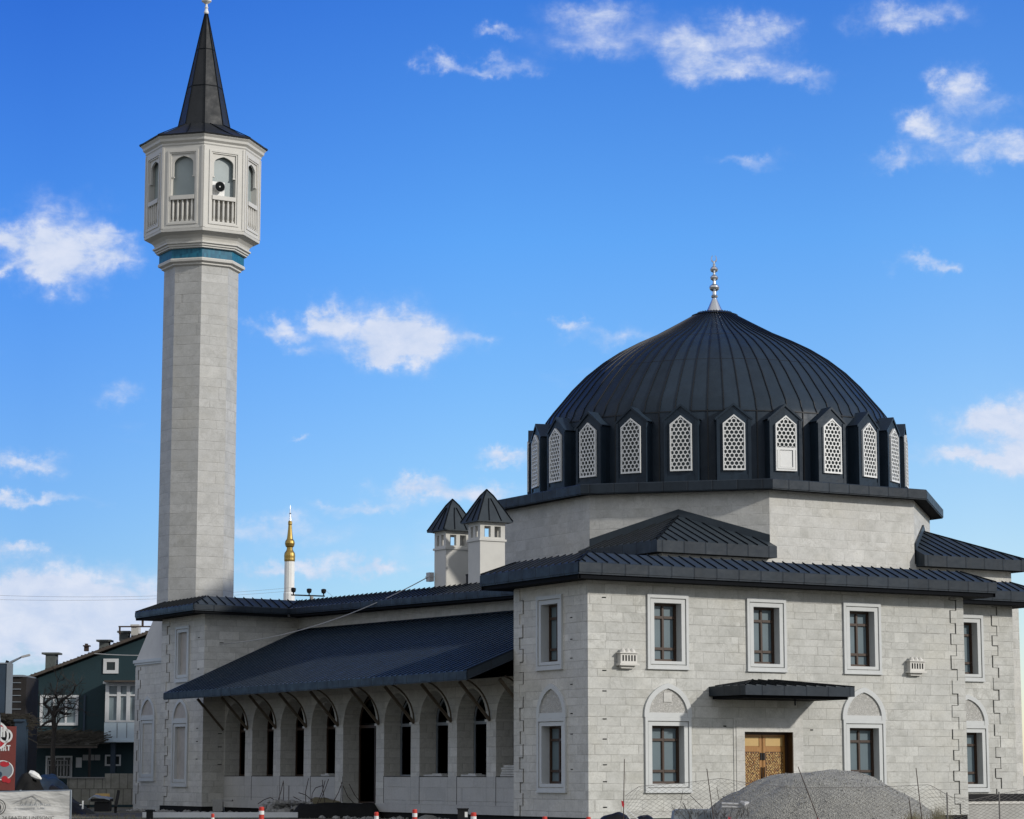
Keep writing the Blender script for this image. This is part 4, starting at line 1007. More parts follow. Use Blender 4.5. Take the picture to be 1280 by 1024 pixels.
# roof tiles peeping along the verge
rnd = random.Random(3); b = MB()
for i in range(46):
    t = i/46; aa = a0+(a2-a0)*t; zz = z0+sl_*(aa-a0)+.24; h = rnd.uniform(.0, .05); H.box(b, aa, zz-.03, aa+.16, zz+h, -.45, 11)
b.build('roof_tiles', 'plank', roof, loc=(0, 0, 0)).location = (0, 0, 0)
def chim(x0, y0, x1, y1, cap, m_='dark_render', d=1.5):
    b = MB(); a, zb_, c, zt_ = H.pbox(b, x0, y0, x1, y1+4, d, d+.8); H.box(b, a-.1*cap, zt_, c+.1*cap, zt_+.10, d-.1, d+.9); return b.build('chimney', m_, roof, loc=(0, 0, 0))
chim(57, 818, 69, 832, 2); b = MB(); H.pbox(b, 61.5, 814.5, 67, 816.5, 1.6, 2.2)
chim(124, 802, 135, 808, 1.5); chim(149, 791, 160, 797, 1.0); chim(164, 783, 173, 791, .3, 'cast_stone')
b = MB(); H.pbox(b, 105, 808, 110, 814, 1, 1.3); H.pbox(b, 103.5, 806.5, 111.5, 808, .9, 1.4); H.pbox(b, 106, 804.5, 109, 806.3, 1, 1.3); b.build('vent_pot', 'rust', roof, loc=(0, 0, 0)).data.materials[0] = M['red_orange'] if False else M['rust']
b = MB(); H.pbox(b, 148, 782.5, 188, 784, .8, 1); H.pbox(b, 148.6, 784.2, 150, 793, .8, 1); H.pbox(b, 177, 773, 179, 782.3, .8, 1); b.build('pipe_rack', 'rust', roof, loc=(0, 0, 0))
def hwin(x0, y0, x1, y1, name='window', fr=3.2, cols=(.5,), rows=(), pane='curtain_pane', frm='house_white', d=-.06):
    b = MB(); A0, Z1 = H.px(x0, y0); A1, Z0 = H.px(x1, y1); t = fr*.0423
    H.box(b, A0, Z0, A0+t, Z1, d, .06); H.box(b, A1-t, Z0, A1, Z1, d, .06); H.box(b, A0+t, Z0, A1-t, Z0+t, d, .06); H.box(b, A0+t, Z1-t, A1-t, Z1, d, .06)
    for c in cols: x = A0+(A1-A0)*c; H.box(b, x-t*.35, Z0+t, x+t*.35, Z1-t, d+.01, .05)
    xs = [A0+t]+[A0+(A1-A0)*c for c in cols]+[A1-t]
    for r_ in rows:
        z = Z1-(Z1-Z0)*r_
        for p, q in zip(xs, xs[1:]): H.box(b, p+t*.36, z-t*.35, q-t*.36, z+t*.35, d+.015, .045)
    o = b.build(name, frm, house); p = MB(); p.poly([H.p(A0+t*.5, Z0+t*.5, -.01), H.p(A1-t*.5, Z0+t*.5, -.01), H.p(A1-t*.5, Z1-t*.5, -.01), H.p(A0+t*.5, Z1-t*.5, -.01)]); p.build('pane', pane, o, loc=(0, 0, 0)); return o
hwin(50.5, 869, 97.5, 907, cols=(.36, .68), fr=3.4)['label'] = 'wide white window of the upper floor'
hwin(129.5, 823.5, 148, 842, cols=(), fr=4.2, pane='dark_pane')['label'] = 'small white attic window'
hwin(57.5, 945, 90, 972.5, cols=(.35, .7), fr=2.2, pane='dark_pane')['label'] = 'white framed ground floor window below the lean-to'
hwin(131.5, 943.5, 151, 957.5, cols=(.55,), fr=2.0, pane='dark_pane')['label'] = 'small ground floor window below the bay'
# window grille
b = MB()
for i in range(8): x = 60+i*3.9; H.pbox(b, x, 950, x+.7, 971, -.10, -.075)
H.pbox(b, 59, 956, 88, 957, -.12, -.101); H.pbox(b, 59, 950, 84, 951, -.12, -.101); hl(b, 'window_grille', 'cable_grey')
# glazed bay
b = MB(); A0, Z1, = H.px(131.5, 855, -1.0); A1, Z0 = H.px(185, 925, -1.0)
zq = H.px(140, 903, -1.0)[1]; H.box(b, A0, Z0, A1, zq, -1.0, .05)
H.box(b, A0-.05, Z0-.12, A1, Z0-.001, -1.06, .05); bay = hl(b, 'bay_window', 'bay_blue'); b = MB(); H.box(b, A0-.1, Z1, A1, Z1+.12, -1.12, .05); b.build('bay_head', 'house_white', bay, loc=(0, 0, 0)); b = MB()
xs = [132, 146.5, 158.5, 169.5, 181]
for x in xs: H.pbox(b, x, 855.3, x+3.4, 902.8, -1.03, -.9)
for y in (855.4, 868, 900.5):
    for x, x2 in zip(xs, xs[1:]): H.pbox(b, x+3.5, y, x2-.1, y+2.2, -1.02, -.9)
b.build('frame', 'house_white', bay, loc=(0, 0, 0)); b = MB(); b.poly([H.p(A0+.1, zq, -.93), H.p(A1, zq, -.93), H.p(A1, Z1, -.93), H.p(A0+.1, Z1, -.93)]); b.poly([H.p(A0+.05, zq, .05), H.p(A0+.05, zq, -.93), H.p(A0+.05, Z1, -.93), H.p(A0+.05, Z1, .05)]); b.build('pane', 'curtain_pane', bay, loc=(0, 0, 0))
b = MB()
for x in (146, 158, 169.8): H.pbox(b, x, 904, x+.6, 922.5, -1.012, -1.001)
b.build('panel_joints', 'lamp_grey', bay, loc=(0, 0, 0))
b = MB(); H.pbox(b, 130, 850.5, 186, 852.5, -1.6, 0); hl(b, 'bay_roof', 'roof_edge')
b = MB(); H.pbox(b, 138.5, 926, 143.5, 968, -.8, -.55); hl(b, 'bay_post', 'blue_paint')
b = MB(); H.pbox(b, 104.6, 869, 105.6, 926, -.09, -.01); H.pbox(b, 27, 906, 27.9, 985, -.09, -.01); hl(b, 'downpipe', 'blue_paint')
b = MB(); H.pbox(b, 95, 947, 102, 959.5, -.03, -.005); b.build('notice', 'house_white', house)['label'] = 'single white notice sheet'
b = MB()
for x in (103.5, 111, 118.5): H.pbox(b, x, 943.5, x+6.6, 950.5, -.03, -.005)
b.build('notice', 'cable_grey', house)['label'] = 'row of three pale sheets'
# lean-to
b = MB(); rnd = random.Random(11)
L0, L1 = H.px(28, 937)[0], H.px(134, 937)[0]
P = [H.p(L0, 3.02, -3.2), H.p(L1, 3.02, -3.2), H.p(L1, 3.75, -.02), H.p(L0, 3.75, -.02)]; b.poly(P); b.poly([p-Vector((0, 0, .10)) for p in P][::-1]); b.poly([P[0]-Vector((0, 0, .1)), P[1]-Vector((0, 0, .1)), P[1], P[0]])
for i in range(420):
    t = rnd.random(); d_ = -3.25+3.2*rnd.random(); aa = L0+(L1-L0)*t; z = 3.05+.73*(d_+3.2)/3.2; l = rnd.uniform(.2, .7); an = rnd.uniform(-.5, .5)
    b.bar(H.p(aa, z, d_), H.p(aa+l*cos(an), z+rnd.uniform(-.04, .22), d_+l*sin(an)), .03, .03)
lt = hl(b, 'lean_to', 'thatch'); b = MB()
H.box(b, L0, 2.86, L1, 2.95, -3.22, -3.12); b.build('eave_board', 'roof_edge', lt, loc=(0, 0, 0))
for x in (30.5, 35, 124.5):
    b = MB(); aa = H.px(x, 950)[0]; H.box(b, aa-.06, GZ, aa+.06, 2.85, -3.18, -3.06); b.build('post', 'plank', lt, loc=(0, 0, 0))

# ---- boundary wall in front of the house
W2 = Fr(124.0); b = MB(); W2.pbox(b, 84, 972.5, 131, 1006, 0, .25); W2.pbox(b, 131.2, 967, 186, 1006, .02, .27)
bw_ = b.build('boundary_wall', 'block_wall'); tag(bw_, 'low grey concrete block wall with stepped top in front of the teal house', 'wall')
b = MB(); W2.pbox(b, 58, 971.5, 130.8, 973, -.06, .28); b.build('coping', 'concrete', bw_)

# ---- timber shack, thatch and blue column at the left edge
S_ = Fr(116.0)
b = MB(); S_.pbox(b, -14, 846, 28.5, 1006, 0, 3.0)
sh = b.build('timber_shack', 'plank'); tag(sh, 'dark brown weathered timber shack at the left edge behind the red sign', 'shack')
b = MB()
for y in (853, 861, 869, 877, 886): S_.pbox(b, -13, y, 26, y+.9, -.05, -.005)
S_.pbox(b, -14, 843.6, 29, 846, -.1, 3.1); b.build('battens', 'lamp_grey', sh)
b = MB(); rnd = random.Random(4)
for i in range(300):
    t = rnd.random(); y = 896+22*abs(rnd.gauss(0, .5))*t; x = -10+50*t; a, z = S_.px(x, y+rnd.uniform(-3, 3)); l = rnd.uniform(.2, .6); an = rnd.uniform(-.6, .3); d_ = -rnd.uniform(.2, 1.4)
    b.bar(S_.p(a, z, d_), S_.p(a+l, z+l*an, d_-.1), .03, .03)
b.build('thatch', 'thatch', sh)
b = MB(); S_.pbox(b, 18.5, 902, 29.5, 1006, -1.5, -.9); S_.pbox(b, 17, 899, 31, 902, -1.6, -.8)
tag(b.build('blue_column', 'blue_paint'), 'square dark blue column beside the red shop sign', 'column')

# ---- shop sign (red board, mostly outside the frame)
R_ = Fr(100.0)
sg = thing('shop_sign', 'red shop board with white lettering and pictures, cut by the left edge of the photo', 'sign', base_of(R_, 8))
b = MB(); R_.pbox(b, -30, 908, 17.6, 988, 0, .12); R_.pbox(b, -28, 988, -24, 1025, .03, .1); R_.pbox(b, 12, 988, 14.5, 1025, .03, .1); b.build('board', 'sign_red', sg)
b = MB(); c = R_.px(-6, 916, -.03); r = 13.5*.0323
def disc(mb, c, r, d, mat_i=0, n=28, fr=R_, sq=1.0): mb.poly([fr.p(c[0]+r*cos(2*pi*i/n)*sq, c[1]+r*sin(2*pi*i/n), d) for i in range(n)], mat_i)
def ring(mb, c, r0, r1, d, n=28, fr=R_, a0=0, a1=2*pi, mi=0, sq=1.0):
    for i in range(n):
        A, B = a0+(a1-a0)*i/n, a0+(a1-a0)*(i+1)/n
        mb.poly([fr.p(c[0]+r1*cos(A)*sq, c[1]+r1*sin(A), d), fr.p(c[0]+r1*cos(B)*sq, c[1]+r1*sin(B), d), fr.p(c[0]+r0*cos(B)*sq, c[1]+r0*sin(B), d), fr.p(c[0]+r0*cos(A)*sq, c[1]+r0*sin(A), d)], mi)
c = R_.px(-7, 920); disc(b, c, .55, -.05, 0); ring(b, c, .52, .60, -.055, mi=1)
c = R_.px(7.5, 920); ring(b, c, .20, .28, -.055, mi=1); disc(b, c, .2, -.052, 2)
for x in (1.0, 4.2): R_.pbox(b, x, 908.5, x+1.9, 921.5, -.075, -.058, 1)
b.build('logo', ['red', 'white_paint', 'dark_void'], sg)
b = MB()
for x0, y0, x1, y1 in ((8.2, 931.5, 13, 933), (10, 933, 11.4, 938.5), (4, 932.5, 5.2, 938.8), (5.2, 932.5, 7.2, 933.6), (6.4, 933.6, 7.4, 936), (5.2, 936, 7.2, 936.9), (6.6, 936.9, 7.8, 938.8), (-1, 932.5, .2, 938.8), (1.6, 932.5, 2.8, 938.8), (.2, 935, 1.6, 936)): R_.pbox(b, x0, y0, x1, y1, -.02, -.004)
b.build('lettering', 'white_paint', sg)
b = MB(); c = R_.px(3, 963); ring(b, c, .36, .40, -.02, sq=1.15, mi=0); disc(b, c, .36, -.012, 1, sq=1.15); disc(b, R_.px(6, 974), .13, -.022, 2); disc(b, R_.px(-1, 968), .12, -.023, 3); disc(b, R_.px(10.5, 976), .1, -.024, 2); disc(b, R_.px(6, 955), .12, -.02, 2, sq=1.6)
b.build('picture', ['white_paint', 'lamp_grey', 'red', 'tarp'], sg)

# ---- light box and street lamp
Lb = Fr(95.0)
b = MB(); Lb.pbox(b, -20, 830, 8.5, 891, 0, .35); o = b.build('light_box', 'lamp_grey'); o.data.materials[0] = M['blue_paint']
tag(o, 'tall blue-grey box sign with a metal rim above the red shop board', 'box sign')
f = MB(); Lb.pbox(f, 8.7, 829, 12, 892, -.03, .38); Lb.pbox(f, -20, 828.3, 8.5, 829.8, -.03, .38); f.build('rim', 'lamp_grey', o); f = MB(); Lb.pbox(f, -8, 891.2, -4, 1030, .1, .25); f.build('post', 'lamp_grey', o)
sl2 = thing('street_lamp', 'thin grey street lamp arm with a flat head reaching up from behind the box sign', 'street lamp', base_of(S_, -6))
b = MB(); pts = [S_.px(-6, 1006), S_.px(-6, 850), S_.px(0, 846), S_.px(20, 838.5), S_.px(33, 831.5), S_.px(45, 825.5)]
b.tube([S_.p(q[0], q[1] if i else GZ, -3.4) for i, q in enumerate(pts)], [.09, .08, .07, .07, .06, .04], 8); b.build('arm', 'lamp_grey', sl2)
b = MB(); p0, p1 = S_.px(45, 825.5), S_.px(55, 823); b.bar(S_.p(*p0, -3.4), S_.p(*p1, -3.4), .18, .09); b.build('lamp_head', 'cable_grey', sl2)
b = MB(); p0, p1 = S_.px(26, 835), S_.px(28, 830); b.bar(S_.p(*p0, -3.4), S_.p(*p1, -3.4), .14, .12); p0 = S_.px(17, 841); b.bar(S_.p(*p0, -3.4), S_.p(p0[0], p0[1]-.1, -3.4), .05, .05); b.build('clamp', 'dark_void', sl2)

# ---- bare tree before the house
T_ = Fr(126.5)
tr = thing('bare_tree', 'leafless dark tree with pollarded twisting branches in front of the teal house window', 'tree', base_of(T_, 67))
def tp(x, y, d=0.0): a, z = T_.px(x, y); return T_.p(a, z, d)
b = MB(); b.tube([tp(66, 1007), tp(66, 965), tp(66, 940), tp(67.5, 915), tp(67, 895), tp(69, 882)], [.17, .14, .12, .11, .13, .10], 8); b.build('trunk', 'bark', tr)
b = MB()
limbs = [[(67.5, 897), (62, 886), (56, 880), (54, 872), (60, 868)], [(68, 893), (72, 880), (71, 868), (72, 852)], [(68, 897), (74, 889), (82, 884), (90, 886), (95, 880)], [(67, 900), (60, 903), (53, 908), (50, 912)], [(62, 886), (58, 893), (54, 898)], [(72, 880), (80, 874), (90, 866), (96, 857)], [(74, 889), (80, 893), (88, 892)], [(56, 880), (61, 876), (68, 873)], [(68, 915), (72, 905), (74, 898)]]
rnd = random.Random(9)
for i, l in enumerate(limbs):
    n_ = len(l); b.tube([tp(x, y, rnd.uniform(-.5, .5)*(j > 0)) for j, (x, y) in enumerate(l)], [.085-.055*j/(n_-1) for j in range(n_)], 6)
def twig(mb, p, d, l, r, lev):
    q = p+d*l; mb.tube([p, p.lerp(q, .5)+Vector((rnd.uniform(-.03, .03),)*3), q], [r, r*.8, r*.5], 4, cap=False)
    if lev > 0:
        for _ in range(3):
            dd = (d+Vector((rnd.gauss(0, .55), rnd.gauss(0, .55), rnd.gauss(.12, .5)))).normalized(); twig(mb, p.lerp(q, rnd.uniform(.3, 1)), dd, l*rnd.uniform(.5, .8), r*.6, lev-1)
for l in limbs:
    for j in range(1, len(l)):
        for _ in range(3):
            dd = (RT*rnd.gauss(0, .8)+FW*rnd.gauss(0, .5)+Vector((0, 0, rnd.uniform(-.1, 1)))).normalized(); twig(b, tp(*l[j]), dd, rnd.uniform(.35, .9), .018, 2)
b.build('branches', 'bark', tr)

# shrub tangle between column and lean-to
b = MB(); rnd = random.Random(21)
for i in range(170):
    x = rnd.uniform(30, 52); y0_ = rnd.uniform(935, 960); a, z = T_.px(x, y0_); p = T_.p(a, z-1.2, rnd.uniform(-6, -3.4)); d_ = Vector((rnd.gauss(0, .35), rnd.gauss(0, .3), 1)).normalized()
    twig(b, p, d_, rnd.uniform(.6, 1.3), .014, 1)
b.build('tangled_shrub', 'dry_stalk'); o = bpy.data.objects['tangled_shrub']; o.data.materials[0] = M['bark']; tag(o, 'tangled leafless shrub between the blue column and the lean-to', 'shrub')

# ---- heaps in front of the house
def heap(name, m_, fr, x0, x1, ytop, label, cat, depth=1.6, seed=1, shape=None, n=26, rough=.12, zb=GZ):
    rnd = random.Random(seed); a0, _ = fr.px(x0, 1000); a1, _ = fr.px(x1, 1000); zt = fr.px((x0+x1)/2, ytop)[1]
    from mathutils import noise as mn
    b = MB(); G = []
    for i in range(n+1):
        row = []
        for j in range(n+1):
            u, v = i/n*2-1, j/n*2-1; prof_ = shape(u) if shape else max(0, 1-u*u)**.6
            h = prof_*max(0, 1-v*v)**.55
            p = fr.p((a0+a1)/2+(a1-a0)/2*u, 0, depth*v); nz = mn.noise(p*1.3+Vector((seed, 0, 0)))*.6+mn.noise(p*3.7)*.3
            p.z = zb-.05+(zt-zb)*h*(1+rough*nz*2); row.append(p)
        G.append(row)
    for i in range(n):
        for j in range(n): b.poly([G[i][j], G[i+1][j], G[i+1][j+1], G[i][j+1]], smooth=True)
    o = b.build(name, m_, weld=True); return tag(o, label, cat)
W3 = Fr(112.0)
heap('tarpaulin_heap', 'tarp', W3, 38, 92, 969, 'heap under a crumpled blue tarpaulin by the block wall', 'heap', seed=2, shape=lambda u: min(1, (1-abs(u))*3)*(1 if u < .1 else 1-.5*(u-.1)))
heap('dark_heap', 'bitumen', Fr(110.0), 14, 58, 968, 'dark bushy heap right below the blue column', 'heap', seed=3, rough=.3)
heap('black_sheeting', 'rubber', Fr(109.0), 60, 118, 976, 'slumped black plastic sheeting sloping down to the right by the block wall', 'plastic sheet', seed=5, shape=lambda u: max(0, min(1, (u+1)*6))*max(0, (1-(u+1)/2))**.9)
b = MB(); rnd = random.Random(2); A = Fr(110.5)
b.tube([A.p(*A.px(42, 966), -1), A.p(*A.px(46, 968), -1), A.p(*A.px(52, 971), -1), A.p(*A.px(57, 974), -1)], [.12, .17, .14, .04], 9)
tag(b.build('rolled_sheet', 'white_paint'), 'crumpled white roll lying on the blue tarpaulin heap', 'roll')
K_ = Fr(105.0)
b = MB(); K_.pbox(b, 118, 1002.5, 136, 1014.5, 0, .7); K_.pbox(b, 113, 998.5, 137.5, 1002.2, -.1, .8)
bx = b.build('black_bin', 'black'); tag(bx, 'wide black bin covered by a loose sheet, in front of the block wall', 'bin')
b = MB(); pts = [(111, 999), (117, 994.5), (124, 996.5), (131, 997), (138, 999)]; 
for (x, y), (x2, y2) in zip(pts, pts[1:]): b.poly([K_.p(*K_.px(x, y), -.12), K_.p(*K_.px(x2, y2), -.12), K_.p(*K_.px(x2, y2-1), .8), K_.p(*K_.px(x, y-1), .8)]); b.poly([K_.p(*K_.px(x, y+1.5), -.13), K_.p(*K_.px(x2, y2+1.5), -.13), K_.p(*K_.px(x2, y2), -.12), K_.p(*K_.px(x, y), -.12)])
b.build('cover_sheet', 'lamp_grey', bx)
b = MB(); K_.pbox(b, 119, 992, 137, 997, 1.2, 1.24); tag(b.build('plywood_board', 'roof_edge'), 'tan plywood offcut behind the black bin', 'board'); bpy.data.objects['plywood_board'].data.materials[0] = M['door_light']
b = MB(); p, q = K_.px(144.5, 1009), K_.px(147.5, 988.5); b.bar(K_.p(*p), K_.p(*q, .2), .10, .20, up=FW); b.bar(K_.p(*p, .0)-Vector((0, 0, .25)), K_.p(*p), .06, .1)
tag(b.build('leaning_panel', 'black'), 'narrow black panel standing upright right of the black bin', 'panel')
b = MB(); K_.pbox(b, 102.6, 1001, 104.2, 1011.5, -1, -.95); K_.pbox(b, 99.5, 1005.5, 102.4, 1006.6, -1, -.95); tag(b.build('marker_stake', 'white_paint'), 'short white wooden stake with a cross arm left of the black bin', 'stake')

# ---- banner bottom left
B_ = Fr(70.0)
bn = thing('banner', 'white vinyl banner with grey print and round emblem in the bottom left corner', 'banner', base_of(B_, 40))
b = MB(); from mathutils import noise as mn
a0, z1 = B_.px(-70, 991); a1, zr2 = B_.px(87.5, 988); zb2 = z1-1.15; NX, NY = 48, 16; G = []
for i in range(NX+1):
    row = []
    for j in range(NY+1):
        u, v = i/NX, j/NY; zt_ = z1+(zr2-z1)*u-.02*abs(sin(u*9)); a = a0+(a1-a0)*u; z = zb2+(zt_-zb2)*v
        d_ = .06*mn.noise(Vector((a*1.6+z*1.5, z*1.1, 0)))+.05*mn.noise(Vector((a*.8, z*3.5-a*.9, 4)))
        row.append(B_.p(a, z, d_))
    G.append(row)
for i in range(NX):
    for j in range(NY): b.poly([G[i][j], G[i+1][j], G[i+1][j+1], G[i][j+1]], uv=[((a1-a0)*x/NX, y*1.15/NY) for x, y in ((i, j), (i+1, j), (i+1, j+1), (i, j+1))], smooth=True)
b.build('sheet', 'vinyl', bn, weld=True)
b = MB(); c = B_.px(-2, 1009); ring(b, c, .20, .225, -.075, fr=B_); ring(b, c, .15, .165, -.075, fr=B_); disc(b, c, .09, -.075, fr=B_); b.build('emblem', 'asphalt', bn)
def txt(s_, size, fr, x, y, d, m_, parent, name='lettering', sx=1.0):
    cu = bpy.data.curves.new(name, 'FONT'); cu.body = s_; cu.size = size; cu.extrude = .004; o = bpy.data.objects.new(name, cu); dg = bpy.context.evaluated_depsgraph_get()
    COL.objects.link(o); bpy.context.view_layer.update(); me = bpy.data.meshes.new_from_object(o.evaluated_get(bpy.context.evaluated_depsgraph_get())); bpy.data.objects.remove(o)
    me.materials.clear(); me.materials.append(M[m_]); o = bpy.data.objects.new(name, me); COL.objects.link(o)
    a, z = fr.px(x, y); p = fr.p(a, z, d); o.matrix_world = Matrix.Translation(p) @ Matrix.Rotation(PHI-pi/2, 4, 'Z') @ Matrix.Rotation(pi/2, 4, 'X') @ Matrix.Diagonal((sx, 1, 1, 1))
    mw = o.matrix_world.copy(); o.parent = parent; o.matrix_local = Matrix.Translation(-Vector(parent['base'])) @ mw if parent.get('base') else mw; return o
txt('24 SAATLIK UNESONIC', .135, B_, 3, 1024.5, -.09, 'asphalt', bn, sx=1.06)
txt('A YERENTE  LAK', .085, B_, 27, 1007.5, -.09, 'lamp_grey', bn, sx=1.35)
b = MB(); pts = [(24, 1001), (30, 998), (36, 996), (44, 993.5), (50, 996), (58, 999), (62, 1002)]
for (x, y), (x2, y2) in zip(pts, pts[1:]): b.bar(B_.p(*B_.px(x, y), -.085), B_.p(*B_.px(x2, y2), -.085), .01, .022)
for x in (34, 40, 46, 52): b.bar(B_.p(*B_.px(x, 1002), -.085), B_.p(*B_.px(x, 998), -.085), .012, .01)
b.build('printed_drawing', 'cable_grey', bn)
b = MB()
for x in (-40, 24.5, 87.8): b.tube([B_.p(B_.px(x, 1000)[0], GZ, .12), B_.p(B_.px(x, 987.5)[0], B_.px(x, 987.5)[1], .12)], .03, 8)
b.tube([B_.p(*B_.px(-60, 991), .1), B_.p(*B_.px(88, 988), .1)], .018, 6); b.build('frame', 'lamp_grey', bn)

# ---- ground
b = MB(); b.poly([(-900, -900, GZ), (900, -900, GZ), (900, 1500, GZ), (-900, 1500, GZ)]); struct(b.build('ground', 'ground'))
rd = MB(); p = [at(-300, 1000, 99), at(1500, 1000, 99), at(1500, 1000, 107), at(-300, 1000, 107)]
b = MB(); q = [Fr(103).p(-60, GZ+.004), Fr(103).p(-13.1, GZ+.004), Fr(112).p(-14.3, GZ+.004), Fr(112).p(-60, GZ+.004)]; b.poly(q); struct(b.build('road', 'asphalt'))
K2 = Fr(96.8)
b = MB(); K2.pbox(b, 178, 1015.5, 372, 1022, 0, .22); kb = b.build('kerb', 'cable_grey'); kb.data.materials[0] = M['house_white']; struct(kb)
b = MB(); rnd = random.Random(8)
for i in range(2600):
    W_ = rnd.uniform(90, 106); x = rnd.uniform(-30, 330) if rnd.random() < .65 else rnd.uniform(330, 800)
    if W_ > 98 and x > 170: continue
    f_ = Fr(W_); a = (x-640)*W_/D; p = f_.p(a, GZ); h = rnd.uniform(.04, .13); dx = rnd.gauss(0, .05); s_ = RT*.012
    b.poly([p-s_, p+s_, p+RT*dx+Vector((0, 0, h))])
tag(b.build('dry_grass', 'dry_stalk'), 'sparse dry grass on the building site', 'grass', kind='stuff')
# rubble strewn along the foot of the walls
b = MB(); rnd = random.Random(31)
def stone(mb, c, r, rnd):
    n1, n2 = 6, 4; P = []
    for j in range(n2+1):
        P.append([Vector((c[0]+r*sin(pi*j/n2)*cos(2*pi*i/n1)*rnd.uniform(.7, 1.2), c[1]+r*sin(pi*j/n2)*sin(2*pi*i/n1)*rnd.uniform(.7, 1.2), c[2]+r*.7*cos(pi*j/n2)*rnd.uniform(.8, 1.1))) for i in range(n1)])
    for j in range(n2):
        for i in range(n1): mb.poly([P[j][i], P[j+1][i], P[j+1][(i+1) % n1], P[j][(i+1) % n1]])
for i in range(420):
    t = rnd.random()
    if t < .7: x, y = rnd.uniform(-1.6, -.2), rnd.uniform(-1, 40)
    elif t < .85: x, y = rnd.uniform(-.2, .8), rnd.uniform(5.3, 33)
    else: x, y = rnd.uniform(-1, 20), rnd.uniform(-1.6, -.2)
    stone(b, (x, y, GZ+.03), rnd.choice((.04, .06, .09, .14)), rnd)
tag(b.build('rubble', 'concrete'), 'loose rubble scattered along the foot of the mosque walls', 'rubble', kind='stuff')

# ---- broken concrete block with reinforcing bars, earth mound
Q = Fr(101.0)
cb = thing('broken_foundation', 'broken concrete footing with bent reinforcing bars sticking up in front of the arcade', 'concrete block', base_of(Q, 400))
b = MB(); rnd = random.Random(14)
for i in range(60):
    x = rnd.uniform(328, 378); a, z = Q.px(x, rnd.uniform(1006, 1022)); stone(b, tuple(Q.p(a, z-.05, rnd.uniform(-.6, .6))), rnd.uniform(.16, .36), rnd)
for i in range(40):
    x = rnd.uniform(336, 390); a, z = Q.px(x, rnd.uniform(1001.5, 1005)); stone(b, tuple(Q.p(a, z-.02, rnd.uniform(-.6, .6))), rnd.uniform(.08, .18), rnd)
b.build('concrete', 'concrete', cb)
bars = [[(323, 1005), (330, 1000), (338, 997), (343, 1000), (343, 1008)], [(348, 1004), (352, 990), (354.5, 978)], [(353.5, 1004), (354, 984), (353, 976)], [(361, 1004), (361, 982)], [(382.5, 1006), (382, 990), (385.5, 973)], [(388, 1006), (389, 992), (393, 985), (402, 982)], [(397, 1005), (403, 990), (406.5, 976)], [(400, 1002), (406, 986), (410, 974)], [(407, 1006), (404, 988), (403, 975)], [(417, 1004), (424, 990), (428, 978)], [(427, 1006), (427.5, 978)], [(428, 982), (434, 996), (441, 1004)], [(437, 980), (444, 994), (452, 1004)], [(372, 991), (381, 994), (389, 1001)], [(367, 996), (378, 1002)], [(472, 985), (470, 1004)]]
for l in bars:
    s = MB(); dd = rnd.uniform(-.5, .5); s.tube([Q.p(*Q.px(x, y), dd+.1*j) for j, (x, y) in enumerate(l)], .016, 5); s.build('rebar', 'rust', cb)
heap('earth_mound', 'bitumen', Fr(100.2), 362, 482, 1003, 'low black earth mound below the reinforcing bars in front of the arcade door', 'earth mound', seed=6, depth=1.2, shape=lambda u: min(1, (1-abs(u))*5))
heap('spoil_bank', 'dry_stalk', Fr(103.2), 378, 478, 999.5, 'low greenish bank of spoil behind the black earth mound', 'earth bank', seed=16, depth=1.0, shape=lambda u: min(1, (1-abs(u))*4)*(1-.25*u))
heap('sand_pile', 'gravel', Fr(92.0), 518, 552, 1017, 'very small grey sand pile below the arcade', 'sand pile', seed=12, depth=.6)
# stone slabs on the arcade sill
b = MB()
for i, (y0_, l_) in enumerate(((6.2, 1.75), (6.1, 1.8), (6.35, 1.5), (6.2, 1.7), (6.6, 1.1))): b.box(1.12, y0_, 1.465+i*.085, 1.66, y0_+l_, 1.465+i*.085+.07)
tag(b.build('stone_slabs', 'stone_pale'), 'stack of pale stone slabs lying on the arcade parapet next to the entrance block', 'slabs')
for k_, (y, l_, lab) in enumerate(((9.7, 1.2, 'thin stone offcut on the parapet of the arch left of the slab stack'), (12.4, 1.5, 'long thin stone offcut on the parapet two arches from the slab stack'), (22.3, .8, 'small stone offcut on the parapet just left of the arcade door'))):
    b = MB(); b.box(1.1, y, 1.466, 1.5, y+l_, 1.53); b.box(1.15, y+.2, 1.531, 1.45, y+l_*.6, 1.57); tag(b.build('stone_offcut', 'stone_pale'), lab, 'stone', 'stone offcuts left on the arcade parapet')

# ---- delineator posts
def delineator(fr, x, ytop, label, tilt=0, wpx=7.5, low=False):
    a, z = fr.px(x, ytop); r_ = wpx/2*fr.W/D; g = thing('delineator_post', label, 'traffic post', tuple(fr.p(a, GZ)), group='orange and white posts along the site edge')
    h = z-GZ; b = MB(); b.lathe([(0, h), (r_*.8, h-.005), (r_, h-.03), (r_, 0.0), (r_*1.6, -.0), (r_*1.6, .0)], (0, 0), 16)
    o = b.build('post', 'red_orange', g, loc=(0, 0, 0)); s = MB()
    for z0_, z1_ in ((h-.25, h-.13), (h-.52, h-.40)):
        if z1_ > .1: s.lathe([(r_+.004, z0_), (r_+.004, z1_)], (0, 0), 16)
    s.build('reflective_band', 'white_paint', g, loc=(0, 0, 0)); f = MB(); f.lathe([(r_*2.2, 0.0), (r_*2.1, .05), (r_*1.2, .08)], (0, 0), 16); f.build('foot', 'black', g, loc=(0, 0, 0))
    g.rotation_euler[1] = tilt; return g
DF = Fr(80.0)
